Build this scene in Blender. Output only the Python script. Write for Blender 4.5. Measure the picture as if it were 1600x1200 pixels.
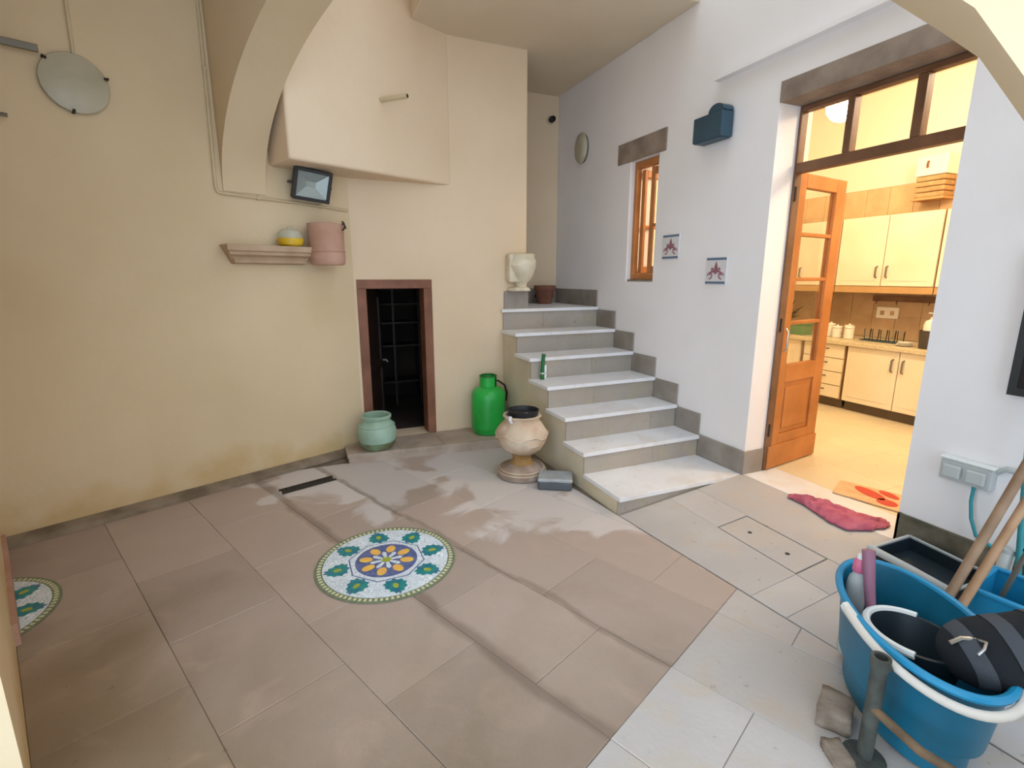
import bpy, bmesh, math, random
from mathutils import Vector, Matrix, noise
random.seed(7)
scene = bpy.context.scene
for o in list(bpy.data.objects): bpy.data.objects.remove(o)
col = scene.collection

# ------------------------------------------------------------------ camera
cd = bpy.data.cameras.new('camera'); cam = bpy.data.objects.new('camera', cd); col.objects.link(cam)
cd.sensor_width = 36.0; cd.lens = 785/1600*36; cd.clip_start = 0.02
cam.location = (0, 0, 1.5)
cam.rotation_euler = (math.radians(90-12.08), 0, math.radians(-23.256))
scene.camera = cam
# ------------------------------------------------------------------ sky
w = bpy.data.worlds.new('overcast_sky'); scene.world = w; w.use_nodes = True
bg = w.node_tree.nodes['Background']
bg.inputs[0].default_value = (0.68, 0.83, 1.0, 1); bg.inputs[1].default_value = 3.1
# ------------------------------------------------------------------ view
scene.view_settings.view_transform = 'Standard'; scene.view_settings.look = 'None'
scene.view_settings.exposure = 0.05; scene.view_settings.gamma = 1.0
scene.view_settings.use_curve_mapping = False

# ------------------------------------------------------------------ materials
MATS = {}
def rgb(h):
    h = h.lstrip('#'); v = [int(h[i:i+2], 16)/255 for i in (0, 2, 4)]
    return tuple(c/12.92 if c <= .04045 else ((c+.055)/1.055)**2.4 for c in v) + (1,)
def mat(name, c, rough=.6, metal=0, var=.12, scale=6, bump=.0, bscale=40, c2=None, spec=.4, detail=5, rnd=0, trans=0, emit=None, estr=0):
    """procedural principled: noise between c and c2 (or a darker c), optional bump, optional per-object variation"""
    m = bpy.data.materials.new(name); m.use_nodes = True; nt = m.node_tree; N = nt.nodes; L = nt.links
    b = N['Principled BSDF']; b.inputs['Roughness'].default_value = rough; b.inputs['Metallic'].default_value = metal
    b.inputs['Specular IOR Level'].default_value = spec
    if isinstance(c, str): c = rgb(c)
    c2 = rgb(c2) if isinstance(c2, str) else (c2 or tuple(x*(1-var) for x in c[:3])+(1,))
    tc = N.new('ShaderNodeTexCoord'); nz = N.new('ShaderNodeTexNoise')
    nz.inputs['Scale'].default_value = scale; nz.inputs['Detail'].default_value = detail
    L.new(tc.outputs['Object'], nz.inputs['Vector'])
    rp = N.new('ShaderNodeValToRGB'); rp.color_ramp.elements[0].position = .35; rp.color_ramp.elements[1].position = .65
    rp.color_ramp.elements[0].color = c2; rp.color_ramp.elements[1].color = c
    L.new(nz.outputs['Fac'], rp.inputs['Fac']); out = rp.outputs['Color']
    if rnd:
        oi = N.new('ShaderNodeObjectInfo'); hs = N.new('ShaderNodeHueSaturation'); mr = N.new('ShaderNodeMapRange')
        mr.inputs['To Min'].default_value = 1-rnd; mr.inputs['To Max'].default_value = 1+rnd
        L.new(oi.outputs['Random'], mr.inputs['Value']); L.new(mr.outputs['Result'], hs.inputs['Value'])
        L.new(out, hs.inputs['Color']); out = hs.outputs['Color']
    L.new(out, b.inputs['Base Color'])
    if bump:
        n2 = N.new('ShaderNodeTexNoise'); n2.inputs['Scale'].default_value = bscale; n2.inputs['Detail'].default_value = 6
        L.new(tc.outputs['Object'], n2.inputs['Vector'])
        bp = N.new('ShaderNodeBump'); bp.inputs['Strength'].default_value = bump; bp.inputs['Distance'].default_value = .01
        L.new(n2.outputs['Fac'], bp.inputs['Height']); L.new(bp.outputs['Normal'], b.inputs['Normal'])
    if trans: b.inputs['Transmission Weight'].default_value = trans
    if emit:
        b.inputs['Emission Color'].default_value = emit; b.inputs['Emission Strength'].default_value = estr
    MATS[name] = m; return m
def glass_mat(name, tint=(1, 1, 1, 1), refl=.10):
    m = bpy.data.materials.new(name); m.use_nodes = True; nt = m.node_tree; N = nt.nodes; L = nt.links
    N.remove(N['Principled BSDF']); o = N['Material Output']
    t = N.new('ShaderNodeBsdfTransparent'); t.inputs[0].default_value = tint
    g = N.new('ShaderNodeBsdfGlossy'); g.inputs['Roughness'].default_value = .05
    f = N.new('ShaderNodeLayerWeight'); f.inputs[0].default_value = refl
    x = N.new('ShaderNodeMixShader'); L.new(f.outputs['Fresnel'], x.inputs[0]); L.new(t.outputs[0], x.inputs[1]); L.new(g.outputs[0], x.inputs[2])
    L.new(x.outputs[0], o.inputs[0]); MATS[name] = m; return m

def plaster(name, c, c2, stain=None, bump=.35):
    m = mat(name, c, rough=.88, c2=c2, scale=1.1, bump=bump, bscale=9, spec=.15, detail=7)
    if stain:   # damp, flaking patches low on the wall
        nt = m.node_tree; N = nt.nodes; L = nt.links; b = N['Principled BSDF']
        geo = N.new('ShaderNodeNewGeometry'); sx = N.new('ShaderNodeSeparateXYZ'); L.new(geo.outputs['Position'], sx.inputs[0])
        mr = N.new('ShaderNodeMapRange'); mr.inputs['From Min'].default_value = .62; mr.inputs['From Max'].default_value = .05
        L.new(sx.outputs['Z'], mr.inputs['Value'])
        nz = N.new('ShaderNodeTexNoise'); nz.inputs['Scale'].default_value = 3.2; nz.inputs['Detail'].default_value = 9
        L.new(geo.outputs['Position'], nz.inputs['Vector'])
        mu = N.new('ShaderNodeMath'); mu.operation = 'MULTIPLY'; L.new(mr.outputs['Result'], mu.inputs[0]); L.new(nz.outputs['Fac'], mu.inputs[1])
        rp = N.new('ShaderNodeValToRGB'); rp.color_ramp.elements[0].position = .30; rp.color_ramp.elements[1].position = .52
        L.new(mu.outputs[0], rp.inputs['Fac'])
        mx = N.new('ShaderNodeMix'); mx.data_type = 'RGBA'; L.new(rp.outputs['Color'], mx.inputs['Factor'])
        src = b.inputs['Base Color'].links[0].from_socket
        L.new(src, mx.inputs['A']); mx.inputs['B'].default_value = rgb(stain); L.new(mx.outputs['Result'], b.inputs['Base Color'])
    return m
plaster('plaster_left', '#d9c3a0', '#d0b894', stain='#c7aa7c')
plaster('plaster_back', '#e2caac', '#dbc1a1')
plaster('plaster_right', '#efe9e6', '#e8e1dd')
plaster('plaster_ceiling', '#dccbb2', '#d4c1a5')
mat('kitchen_paint', '#f3e8cf', rough=.8, var=.04, scale=2)
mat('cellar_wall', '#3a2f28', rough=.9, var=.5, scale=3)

def stone_floor(name, ca, cb, cc, rnd=.07, rough=.45, stains_and_light=False):
    m = bpy.data.materials.new(name); m.use_nodes = True; nt = m.node_tree; N = nt.nodes; L = nt.links; b = N['Principled BSDF']
    b.inputs['Specular IOR Level'].default_value = .35
    geo = N.new('ShaderNodeNewGeometry')
    def nz(scale, det, dist=0):
        n = N.new('ShaderNodeTexNoise'); n.inputs['Scale'].default_value = scale; n.inputs['Detail'].default_value = det
        n.inputs['Distortion'].default_value = dist; L.new(geo.outputs['Position'], n.inputs['Vector']); return n.outputs['Fac']
    def ramp(f, p0, p1, a, c):
        r = N.new('ShaderNodeValToRGB'); r.color_ramp.elements[0].position = p0; r.color_ramp.elements[1].position = p1
        r.color_ramp.elements[0].color = a; r.color_ramp.elements[1].color = c; L.new(f, r.inputs[0]); return r.outputs[0]
    def mix(f, a, c):
        x = N.new('ShaderNodeMix'); x.data_type = 'RGBA'
        if isinstance(f, float): x.inputs['Factor'].default_value = f
        else: L.new(f, x.inputs['Factor'])
        for s, v in (('A', a), ('B', c)):
            if isinstance(v, tuple): x.inputs[s].default_value = v
            else: L.new(v, x.inputs[s])
        return x.outputs['Result']
    W = (1, 1, 1, 1); K = (0, 0, 0, 1)
    c = ramp(nz(1.7, 8, .4), .38, .64, rgb(ca), rgb(cb))
    c = mix(ramp(nz(5.5, 9, .8), .52, .68, K, (.75, .75, .75, 1)), c, rgb(cc))
    spots = ramp(nz(26, 4), .66, .74, K, (.45, .45, .45, 1))
    c = mix(spots, c, tuple(x*.45 for x in rgb(ca)[:3])+(1,))
    if stains_and_light:      # dried lime and dust bloom, brown where worn off, plus painted light falloff
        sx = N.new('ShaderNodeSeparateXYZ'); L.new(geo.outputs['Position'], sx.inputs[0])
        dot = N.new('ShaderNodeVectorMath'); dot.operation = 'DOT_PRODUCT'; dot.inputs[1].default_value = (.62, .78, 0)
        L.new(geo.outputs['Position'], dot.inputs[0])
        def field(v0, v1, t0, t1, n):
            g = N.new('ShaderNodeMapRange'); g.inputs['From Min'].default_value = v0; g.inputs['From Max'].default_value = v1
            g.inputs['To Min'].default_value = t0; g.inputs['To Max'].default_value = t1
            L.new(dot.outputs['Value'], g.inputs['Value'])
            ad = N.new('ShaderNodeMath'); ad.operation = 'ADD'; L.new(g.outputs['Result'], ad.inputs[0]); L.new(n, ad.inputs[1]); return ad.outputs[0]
        c = mix(ramp(field(.5, 2.0, -.40, .30, nz(.9, 6, .5)), .30, .70, K, (.8, .8, .8, 1)), c, rgb('#b3a094'))   # pinkish floor tone, with the light falloff from the well painted in
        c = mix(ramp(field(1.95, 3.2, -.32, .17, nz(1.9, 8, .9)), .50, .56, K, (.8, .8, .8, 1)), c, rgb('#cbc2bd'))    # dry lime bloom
        def line(vec, off, width, nsc):     # damp stain that follows a joint
            d2 = N.new('ShaderNodeVectorMath'); d2.operation = 'DOT_PRODUCT'; d2.inputs[1].default_value = vec; L.new(geo.outputs['Position'], d2.inputs[0])
            a1 = N.new('ShaderNodeMath'); a1.operation = 'ADD'; L.new(d2.outputs['Value'], a1.inputs[0]); a1.inputs[1].default_value = -off
            n1 = N.new('ShaderNodeMath'); n1.operation = 'MULTIPLY_ADD'; L.new(nz(nsc, 4), n1.inputs[0]); n1.inputs[1].default_value = .16; n1.inputs[2].default_value = -.08
            a2 = N.new('ShaderNodeMath'); a2.operation = 'ADD'; L.new(a1.outputs[0], a2.inputs[0]); L.new(n1.outputs[0], a2.inputs[1])
            ab = N.new('ShaderNodeMath'); ab.operation = 'ABSOLUTE'; L.new(a2.outputs[0], ab.inputs[0])
            return ramp(ab.outputs[0], width*.3, width, (.55, .55, .55, 1), K)
        s0 = .919*.471+.394*4.42
        c = mix(line((.919, .394, 0), s0-.935, .045, 2.2), c, rgb('#715e50'))
        c = mix(line((.919, .394, 0), s0-.50, .028, 2.8), c, rgb('#7d6a5b'))
    oi = N.new('ShaderNodeObjectInfo'); hs = N.new('ShaderNodeHueSaturation'); mr = N.new('ShaderNodeMapRange')
    mr.inputs['To Min'].default_value = 1-rnd; mr.inputs['To Max'].default_value = 1+rnd
    L.new(oi.outputs['Random'], mr.inputs['Value']); L.new(mr.outputs['Result'], hs.inputs['Value']); L.new(c, hs.inputs['Color'])
    L.new(hs.outputs['Color'], b.inputs['Base Color'])
    rr = N.new('ShaderNodeMapRange'); rr.inputs['To Min'].default_value = rough-.15; rr.inputs['To Max'].default_value = rough+.15
    L.new(nz(2.5, 4), rr.inputs['Value']); L.new(rr.outputs['Result'], b.inputs['Roughness'])
    bp = N.new('ShaderNodeBump'); bp.inputs['Strength'].default_value = .15; bp.inputs['Distance'].default_value = .01
    L.new(nz(30, 5), bp.inputs['Height']); L.new(bp.outputs['Normal'], b.inputs['Normal'])
    MATS[name] = m; return m
stone_floor('brown_tile', '#7c6851', '#8c7760', '#9c8269', rnd=.10, stains_and_light=True)
stone_floor('pale_tile', '#b0a8a2', '#bbb3ac', '#b8aa9b', rnd=.04, rough=.5)
stone_floor('kitchen_tile', '#d8c8a8', '#e0d0b0', '#d8c6a4', rnd=.02, rough=.35)
mat('grout', '#7d6d5e', rough=.95, var=.3, scale=8)
mat('pale_grout', '#8f857a', rough=.95, var=.3, scale=8)
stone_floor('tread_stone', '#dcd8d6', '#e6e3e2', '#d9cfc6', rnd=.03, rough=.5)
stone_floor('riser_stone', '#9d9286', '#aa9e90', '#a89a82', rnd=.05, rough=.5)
mat('stair_side', '#d8cab0', rough=.85, c2='#c8b899', scale=2.5, bump=.3, bscale=12)
mat('skirting_stone', '#9a9086', rough=.6, c2='#857a6e', scale=5, rnd=.05)
mat('dirty_skirting', '#7d7260', rough=.8, c2='#4f4a3a', scale=7, bump=.4, bscale=30)
mat('kerb_stone', '#8d7c68', rough=.85, c2='#6c5c49', scale=6, bump=.5, bscale=20)
mat('plinth_stone', '#b3a191', rough=.7, c2='#9d8a78', scale=5, bump=.2, bscale=30)
mat('lintel_stone', '#9a8878', rough=.9, c2='#7f6e60', scale=7, bump=.5, bscale=25)
mat('wood_orange', '#bf7d46', rough=.45, c2='#a96a36', scale=4, spec=.4)
mat('wood_brown', '#7e5a40', rough=.5, c2='#6b4931', scale=5)
mat('wood_red', '#8a5a42', rough=.55, c2='#744831', scale=6, bump=.15, bscale=30)
mat('wood_dark', '#2c1d15', rough=.5, c2='#1e130e', scale=6)
mat('green_paint', '#27b044', rough=.35, c2='#209a3a', scale=5, spec=.5)
mat('green_dark', '#176a2c', rough=.4)
mat('rust', '#6a4a30', rough=.9, c2='#3e3a24', scale=12)
mat('black_rubber', '#16181a', rough=.6)
mat('glazed_green', '#a4c2b0', rough=.4, c2='#8fa68e', scale=4.5, spec=.5, bump=.2, bscale=20)
mat('glazed_green_foot', '#6a6a42', rough=.55, c2='#7f9a7c', scale=7)
mat('urn_stone', '#d3bfa6', rough=.9, c2='#bda084', scale=6, bump=.8, bscale=18)
mat('urn_stem', '#b08a58', rough=.85, c2='#94703f', scale=8, bump=.4, bscale=25)
mat('urn_base', '#b09c8c', rough=.85, c2='#8c7868', scale=9, bump=.4, bscale=25)
mat('black_plastic', '#232427', rough=.5)
mat('box_lid', '#a6a8a8', rough=.6, c2='#939595', scale=10)
mat('box_body', '#55585a', rough=.55)
mat('terracotta', '#bf9884', rough=.85, c2='#b3876f', scale=6, bump=.3, bscale=25)
mat('terracotta_dark', '#8a5a44', rough=.85, c2='#74483a', scale=8)
mat('soil', '#2e231b', rough=1, bump=.8, bscale=40)
mat('limestone', '#e3d6bd', rough=.9, c2='#cdbd9f', scale=8, bump=.9, bscale=16)
mat('shelf_stone', '#bfa386', rough=.8, c2='#ae9175', scale=6, bump=.2, bscale=30)
mat('yellow_wax', '#d9b229', rough=.4, c2='#c99a1a', scale=9)
mat('dark_iron', '#3c352e', rough=.6, metal=.5)
mat('grey_metal', '#7d776c', rough=.5, metal=.6)
mat('steel', '#b9b9b6', rough=.3, metal=.9)
mat('conduit', '#cdb894', rough=.7, var=.06)
mat('lamp_glass', '#b5ac94', rough=.35, c2='#a89f84', scale=6, spec=.5)
mat('flood_black', '#303030', rough=.45)
mat('reflector', '#c0c0bc', rough=.4, metal=.4, var=.03)
mat('teal_metal', '#324c59', rough=.45, c2='#2c434f', scale=5)
mat('handle_plastic', '#d8cfc2', rough=.5, var=.1, scale=8)
mat('white_plastic', '#e4e4de', rough=.45, var=.04)
mat('grey_plastic', '#b8bab6', rough=.5, var=.06)
mat('blue_plastic_shaded', '#136c88', rough=.4, c2='#0f607a', scale=4, spec=.5)  # oval bucket body; its shade is put into this darker blue
mat('blue_plastic_bright', '#2088b2', rough=.4, var=.06)
mat('teal_plastic', '#2f8a90', rough=.45, var=.1)
mat('pink_plastic', '#d8708c', rough=.4)
mat('mauve_plastic', '#9c6a7c', rough=.5, var=.12)
mat('cloth_black', '#1b1e22', rough=.95, bump=.3, bscale=200)
mat('cloth_grey', '#4a4d52', rough=.95, bump=.3, bscale=200)
mat('basin_dark', '#1f2a30', rough=.45)
mat('broom_wood', '#9a7c60', rough=.6, c2='#80634a', scale=9)
mat('broom_wood_pale', '#b08a68', rough=.6, c2='#98724f', scale=9)
mat('pipe_metal', '#5b5f58', rough=.65, metal=.4, c2='#454640', scale=14, bump=.3, bscale=60)
mat('pipe_rusty', '#7a6248', rough=.8, c2='#5d4a36', scale=14, bump=.3, bscale=60)
mat('rubble', '#9c8c7c', rough=.95, c2='#7c6c5c', scale=12, bump=.8, bscale=25)
mat('red_cloth', '#bf6876', rough=.95, c2='#aa5266', scale=14, bump=.4, bscale=120)
mat('mat_pale', '#dcb88c', rough=.95, c2='#cfa57a', scale=20, bump=.4, bscale=150)
mat('mat_red', '#c8503c', rough=.95, var=.1, scale=20)
mat('tile_white', '#d9d4d2', rough=.3, var=.05, spec=.5)
mat('tile_blue', '#5c6f86', rough=.3, var=.1)
mat('tile_red', '#96626a', rough=.35, var=.12, scale=30)
mat('laminate', '#efe0c2', rough=.5, c2='#e9d8b6', scale=3)
mat('laminate_edge', '#c49a64', rough=.5)
mat('kick_dark', '#6b5b44', rough=.7)
mat('counter_top', '#d9c9a6', rough=.35, c2='#c6b48f', scale=40)
mat('backsplash', '#c0a07a', rough=.5, c2='#b3926c', scale=6, rnd=.06)
mat('border_tile', '#d9b98a', rough=.45, c2='#cfae7e', scale=9, rnd=.05)
mat('ceramic', '#f0e8d6', rough=.3, var=.03)
mat('dark_pot', '#4a4238', rough=.4)
mat('leaf_green', '#2f4028', rough=.7, c2='#24321f', scale=12)
mat('green_tin', '#4f8a5a', rough=.5)
mat('basket', '#c6a070', rough=.8, c2='#b08a5a', scale=18, bump=.5, bscale=60)
mat('bulb', '#fff0d0', rough=.5, var=0, emit=(1, .86, .6, 1), estr=40)
mat('mosaic_olive', '#7d8668', rough=.5, c2='#687258', scale=40)
mat('mosaic_cream', '#d8d4ac', rough=.45, var=.15, scale=60)
mat('mosaic_teal', '#1b6c80', rough=.4, c2='#2a8c84', scale=30)
mat('mosaic_navy', '#475680', rough=.4, c2='#6c74a0', scale=40)
mat('mosaic_yellow', '#f0c450', rough=.4, c2='#e8a860', scale=25)
mat('mosaic_lime', '#a8b040', rough=.4, var=.2, scale=40)
def frost():
    m = bpy.data.materials.new('frost_glass'); m.use_nodes = True; N = m.node_tree.nodes; L = m.node_tree.links
    b = N['Principled BSDF']; b.inputs['Base Color'].default_value = rgb('#d8d4bc'); b.inputs['Roughness'].default_value = .25
    t = N.new('ShaderNodeBsdfTransparent'); x = N.new('ShaderNodeMixShader'); x.inputs[0].default_value = .55
    L.new(t.outputs[0], x.inputs[1]); L.new(b.outputs[0], x.inputs[2]); L.new(x.outputs[0], N['Material Output'].inputs[0]); MATS['frost_glass'] = m
frost()
glass_mat('pane_glass'); glass_mat('clear_glass', (.96, .98, .97, 1), .25)
def mosaic_white():
    m = mat('mosaic_white', '#eef4f8', rough=.4, spec=.4); nt = m.node_tree; N = nt.nodes; L = nt.links; b = N['Principled BSDF']
    tc = N.new('ShaderNodeTexCoord'); v = N.new('ShaderNodeTexVoronoi'); v.inputs['Scale'].default_value = 60
    L.new(tc.outputs['Object'], v.inputs['Vector'])
    v2 = N.new('ShaderNodeTexVoronoi'); v2.feature = 'DISTANCE_TO_EDGE'; v2.inputs['Scale'].default_value = 60; L.new(tc.outputs['Object'], v2.inputs['Vector'])
    hs = N.new('ShaderNodeMapRange'); L.new(v.outputs['Color'], hs.inputs['Value']); hs.inputs['To Min'].default_value = .82; hs.inputs['To Max'].default_value = 1.04
    mul = N.new('ShaderNodeMix'); mul.data_type = 'RGBA'; mul.blend_type = 'MULTIPLY'; mul.inputs['Factor'].default_value = 1
    src = b.inputs['Base Color'].links[0].from_socket; L.new(src, mul.inputs['A']); L.new(hs.outputs['Result'], mul.inputs['B'])
    r = N.new('ShaderNodeValToRGB'); r.color_ramp.elements[0].color = rgb('#b4c2ca'); r.color_ramp.elements[1].position = .08; L.new(v2.outputs['Distance'], r.inputs[0])
    m2 = N.new('ShaderNodeMix'); m2.data_type = 'RGBA'; m2.blend_type = 'MULTIPLY'; m2.inputs['Factor'].default_value = 1
    L.new(mul.outputs['Result'], m2.inputs['A']); L.new(r.outputs[0], m2.inputs['B']); L.new(m2.outputs['Result'], b.inputs['Base Color'])
mosaic_white()

# ------------------------------------------------------------------ mesh helpers
class MB:
    def __init__(s): s.v = []; s.f = []
    def add(s, vs, fs):
        n = len(s.v); s.v += [tuple(v) for v in vs]; s.f += [tuple(i+n for i in f) for f in fs]; return s
    def box(s, x0, x1, y0, y1, z0, z1):
        return s.add([(x0, y0, z0), (x1, y0, z0), (x1, y1, z0), (x0, y1, z0), (x0, y0, z1), (x1, y0, z1), (x1, y1, z1), (x0, y1, z1)],
                     [(0, 3, 2, 1), (4, 5, 6, 7), (0, 1, 5, 4), (1, 2, 6, 5), (2, 3, 7, 6), (3, 0, 4, 7)])
    def prism(s, pts, d):           # planar 3d polygon extruded by vector d
        n = len(pts); d = Vector(d); a = [Vector(p) for p in pts]
        vs = a+[p+d for p in a]
        fs = [tuple(range(n))[::-1], tuple(range(n, 2*n))]+[(i, (i+1) % n, n+(i+1) % n, n+i) for i in range(n)]
        return s.add(vs, fs)
    def plan(s, pts, z0, z1): return s.prism([(p[0], p[1], z0) for p in pts], (0, 0, z1-z0))
    def tube(s, path, r, n=10, closed=False, cap=True):
        P = [Vector(p) for p in path]; m = len(P); R = r if isinstance(r, (list, tuple)) else [r]*m
        t0 = (P[1]-P[0]).normalized(); up = Vector((0, 0, 1)) if abs(t0.z) < .9 else Vector((1, 0, 0)); nrm = t0.cross(up).normalized()
        vs = []; fs = []
        for i in range(m):
            if closed: t = (P[(i+1) % m]-P[i-1]).normalized()
            else: t = (P[min(i+1, m-1)]-P[max(i-1, 0)]).normalized()
            nrm = (nrm-t*nrm.dot(t)).normalized(); bn = t.cross(nrm)
            for k in range(n):
                a = 2*math.pi*k/n; vs.append(P[i]+(nrm*math.cos(a)+bn*math.sin(a))*R[i])
        for i in range(m if closed else m-1):
            j = (i+1) % m
            for k in range(n): fs.append((i*n+k, i*n+(k+1) % n, j*n+(k+1) % n, j*n+k))
        if cap and not closed: fs += [tuple(range(n))[::-1], tuple(range((m-1)*n, m*n))]
        return s.add(vs, fs)
    def lathe(s, prof, n=32, c=(0, 0, 0), sx=1, sy=1, rot=0):
        vs = []; fs = []; m = len(prof); ca, sa = math.cos(rot), math.sin(rot)
        for r, z in prof:
            for k in range(n):
                a = 2*math.pi*k/n; x = r*math.cos(a)*sx; y = r*math.sin(a)*sy
                vs.append((c[0]+x*ca-y*sa, c[1]+x*sa+y*ca, c[2]+z))
        for i in range(m-1):
            for k in range(n): fs.append((i*n+k, i*n+(k+1) % n, (i+1)*n+(k+1) % n, (i+1)*n+k))
        fs += [tuple(range(n))[::-1], tuple(range((m-1)*n, m*n))]
        return s.add(vs, fs)
    def build(s, name, m, parent=None, smooth=False, bevel=0, M=None, seg=2):
        me = bpy.data.meshes.new(name); me.from_pydata(s.v, [], s.f)
        bm = bmesh.new(); bm.from_mesh(me); bmesh.ops.recalc_face_normals(bm, faces=bm.faces); bm.to_mesh(me); bm.free()
        me.materials.append(MATS[m])
        o = bpy.data.objects.new(name, me); col.objects.link(o)
        if smooth:
            for p in me.polygons: p.use_smooth = True
            me.set_sharp_from_angle(angle=math.radians(38))
        if bevel:
            b = o.modifiers.new('bevel', 'BEVEL'); b.width = bevel; b.segments = seg; b.limit_method = 'ANGLE'; b.angle_limit = math.radians(35)
        if parent: o.parent = parent
        if M is not None: o.matrix_basis = M
        return o
def box(*a): return MB().box(*a)
def tag(o, label, cat, group=None):
    o['label'] = label; o['category'] = cat
    if group: o['group'] = group
    return o
def struct(o, label=None):
    o['kind'] = 'structure'
    if label: o['label'] = label
    return o
def empty(name, loc=(0, 0, 0), rz=0):
    o = bpy.data.objects.new(name, None); col.objects.link(o); o.location = loc; o.rotation_euler = (0, 0, rz); o.empty_display_size = .05; return o
def thing(name, label, cat, loc=(0, 0, 0), rz=0, group=None): return tag(empty(name, loc, rz), label, cat, group)

# left-hand frame: s runs along the left wall (0 at the corner with the back wall), o stands off it into the yard
CX, CY = .471, 4.42; DX, DY = .919, .394; RL = math.atan2(DY, DX)
def LF(s, o, z=0): return (CX+DX*s+DY*o, CY+DY*s-DX*o, z)
ML = Matrix.Translation((CX, CY, 0)) @ Matrix.Rotation(RL, 4, 'Z')      # local x = s, local y = -o

# ------------------------------------------------------------------ setting: floors
YB = 4.42; XR = 2.85; XS = 1.802
SA = (1.802, 2.484); SB = (1.934, 1.139)                              # seam between court and rising pavement
def seamx(y): return SA[0]+(SB[0]-SA[0])*(y-SA[1])/(SB[1]-SA[1])
def rampz(x, y): return .12*(x-seamx(y))/(XR-seamx(y))
def clip(poly, a, b, c):        # keep a*x+b*y<=c
    out = []
    for i, p in enumerate(poly):
        q = poly[(i+1) % len(poly)]; dp = a*p[0]+b*p[1]-c; dq = a*q[0]+b*q[1]-c
        if dp <= 0: out.append(p)
        if dp*dq < 0:
            t = dp/(dp-dq); out.append((p[0]+(q[0]-p[0])*t, p[1]+(q[1]-p[1])*t))
    return out
floor = struct(MB().plan([LF(-2.42, 0)[:2], (CX-.05, 4.6), (1.9, 4.6), (seamx(2.47), 2.47), (seamx(-1.5), -1.5), LF(-2.42, 6.5)[:2]], -.08, -.005).build('floor', 'grout'),
               'brown stone paved floor of the covered yard')
# half-planes bounding the court
sd = Vector((SB[0]-SA[0], SB[1]-SA[1])).normalized(); sn = Vector((-sd.y, sd.x))  # normal towards +x
if sn.x < 0: sn = -sn
def court_clip(p):
    p = clip(p, 0, 1, 4.12)
    if p: p = clip(p, sn.x, sn.y, sn.x*SA[0]+sn.y*SA[1]-.004)
    if p: p = clip(p, -DY, DX, -DY*CX+DX*CY-.002)        # o >= 0
    return p
def inset(poly, g):
    c = Vector((sum(p[0] for p in poly)/len(poly), sum(p[1] for p in poly)/len(poly)))
    r = []
    for p in poly:
        v = Vector(p)-c; l = v.length
        r.append(tuple(c+v*max(.2, (l-g)/l)) if l > 1e-6 else p)
    return r
def area(p): return abs(sum(p[i][0]*p[(i+1) % len(p)][1]-p[(i+1) % len(p)][0]*p[i][1] for i in range(len(p))))/2
def slab(name, poly, zt, m, parent, th=.03, zf=None, g=.0012):
    if len(poly) < 3 or area(poly) < .004: return
    q = inset(poly, g); q2 = inset(q, .0035); z = (lambda x, y: zf(x, y)+zt) if zf else (lambda x, y: zt)
    n = len(q)
    vs = [(x, y, z(x, y)-th) for x, y in q]+[(x, y, z(x, y)-.002) for x, y in q]+[(x, y, z(x, y)) for x, y in q2]
    fs = [tuple(range(n))[::-1], tuple(range(2*n, 3*n))]
    for i in range(n):
        j = (i+1) % n; fs += [(i, j, n+j, n+i), (n+i, n+j, 2*n+j, 2*n+i)]
    return MB().add(vs, fs).build(name, m, parent)
rows = [-2.28, -1.84, -1.385, -.945, -.51, -.06, .39, .84, 1.29, 1.74]
for i in range(len(rows)-1):
    s0, s1 = rows[i], rows[i+1]; o0 = (.35 if i % 2 == 1 else .02)-.62
    edges = sorted([o0+.62*k for k in range(0, 6) if o0+.62*k < 3.08]+[3.16])
    edges += [3.16+(.31 if i % 2 else .62)+.62*k for k in range(0, 5)]
    for a, b in zip(edges, edges[1:]):
        p = court_clip([LF(s0, a)[:2], LF(s1, a)[:2], LF(s1, b)[:2], LF(s0, b)[:2]])
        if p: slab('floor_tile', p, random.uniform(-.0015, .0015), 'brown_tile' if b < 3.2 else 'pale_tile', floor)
# pavement that rises gently to the kitchen threshold
ry = [2.47, 2.05, 1.34, .72, .10, -.52, -1.14]
pv = MB()
pl_ = [(seamx(2.47), 2.47), (seamx(-1.5), -1.5), (XR, -1.5), (XR, 2.47)]
pv.add([(x, y, rampz(x, y)-.07) for x, y in pl_]+[(x, y, rampz(x, y)-.022) for x, y in pl_], [(3, 2, 1, 0), (4, 5, 6, 7), (0, 1, 5, 4), (1, 2, 6, 5), (2, 3, 7, 6), (3, 0, 4, 7)])
ramp = struct(pv.build('floor_pavement', 'pale_grout'), 'pale stone pavement rising to the kitchen door')
HX0, HX1, HY0, HY1 = 2.205, 2.44, 1.52, 2.042
def ramp_tile(x0, x1, y0, y1):
    p = [(x0, y0), (x1, y0), (x1, y1), (x0, y1)]
    p = clip(p, -sn.x, -sn.y, -(sn.x*SA[0]+sn.y*SA[1])-.004)
    if p: slab('floor_tile', p, 0, 'pale_tile', ramp, zf=rampz, g=.0015)
ramp_tile(1.7, HX0, HY0, 2.465); ramp_tile(1.7, HX0, 1.34, HY0)
ramp_tile(HX0, HX1, HY1, 2.465); ramp_tile(HX0, HX1, 1.34, HY0); ramp_tile(HX1, XR-.002, 1.34, 2.465)
for j in range(2, len(ry)-1):
    xm = 2.42 if j % 2 else 2.27
    ramp_tile(1.7, xm, ry[j+1], ry[j]); ramp_tile(xm, XR-.002, ry[j+1], ry[j])
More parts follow.
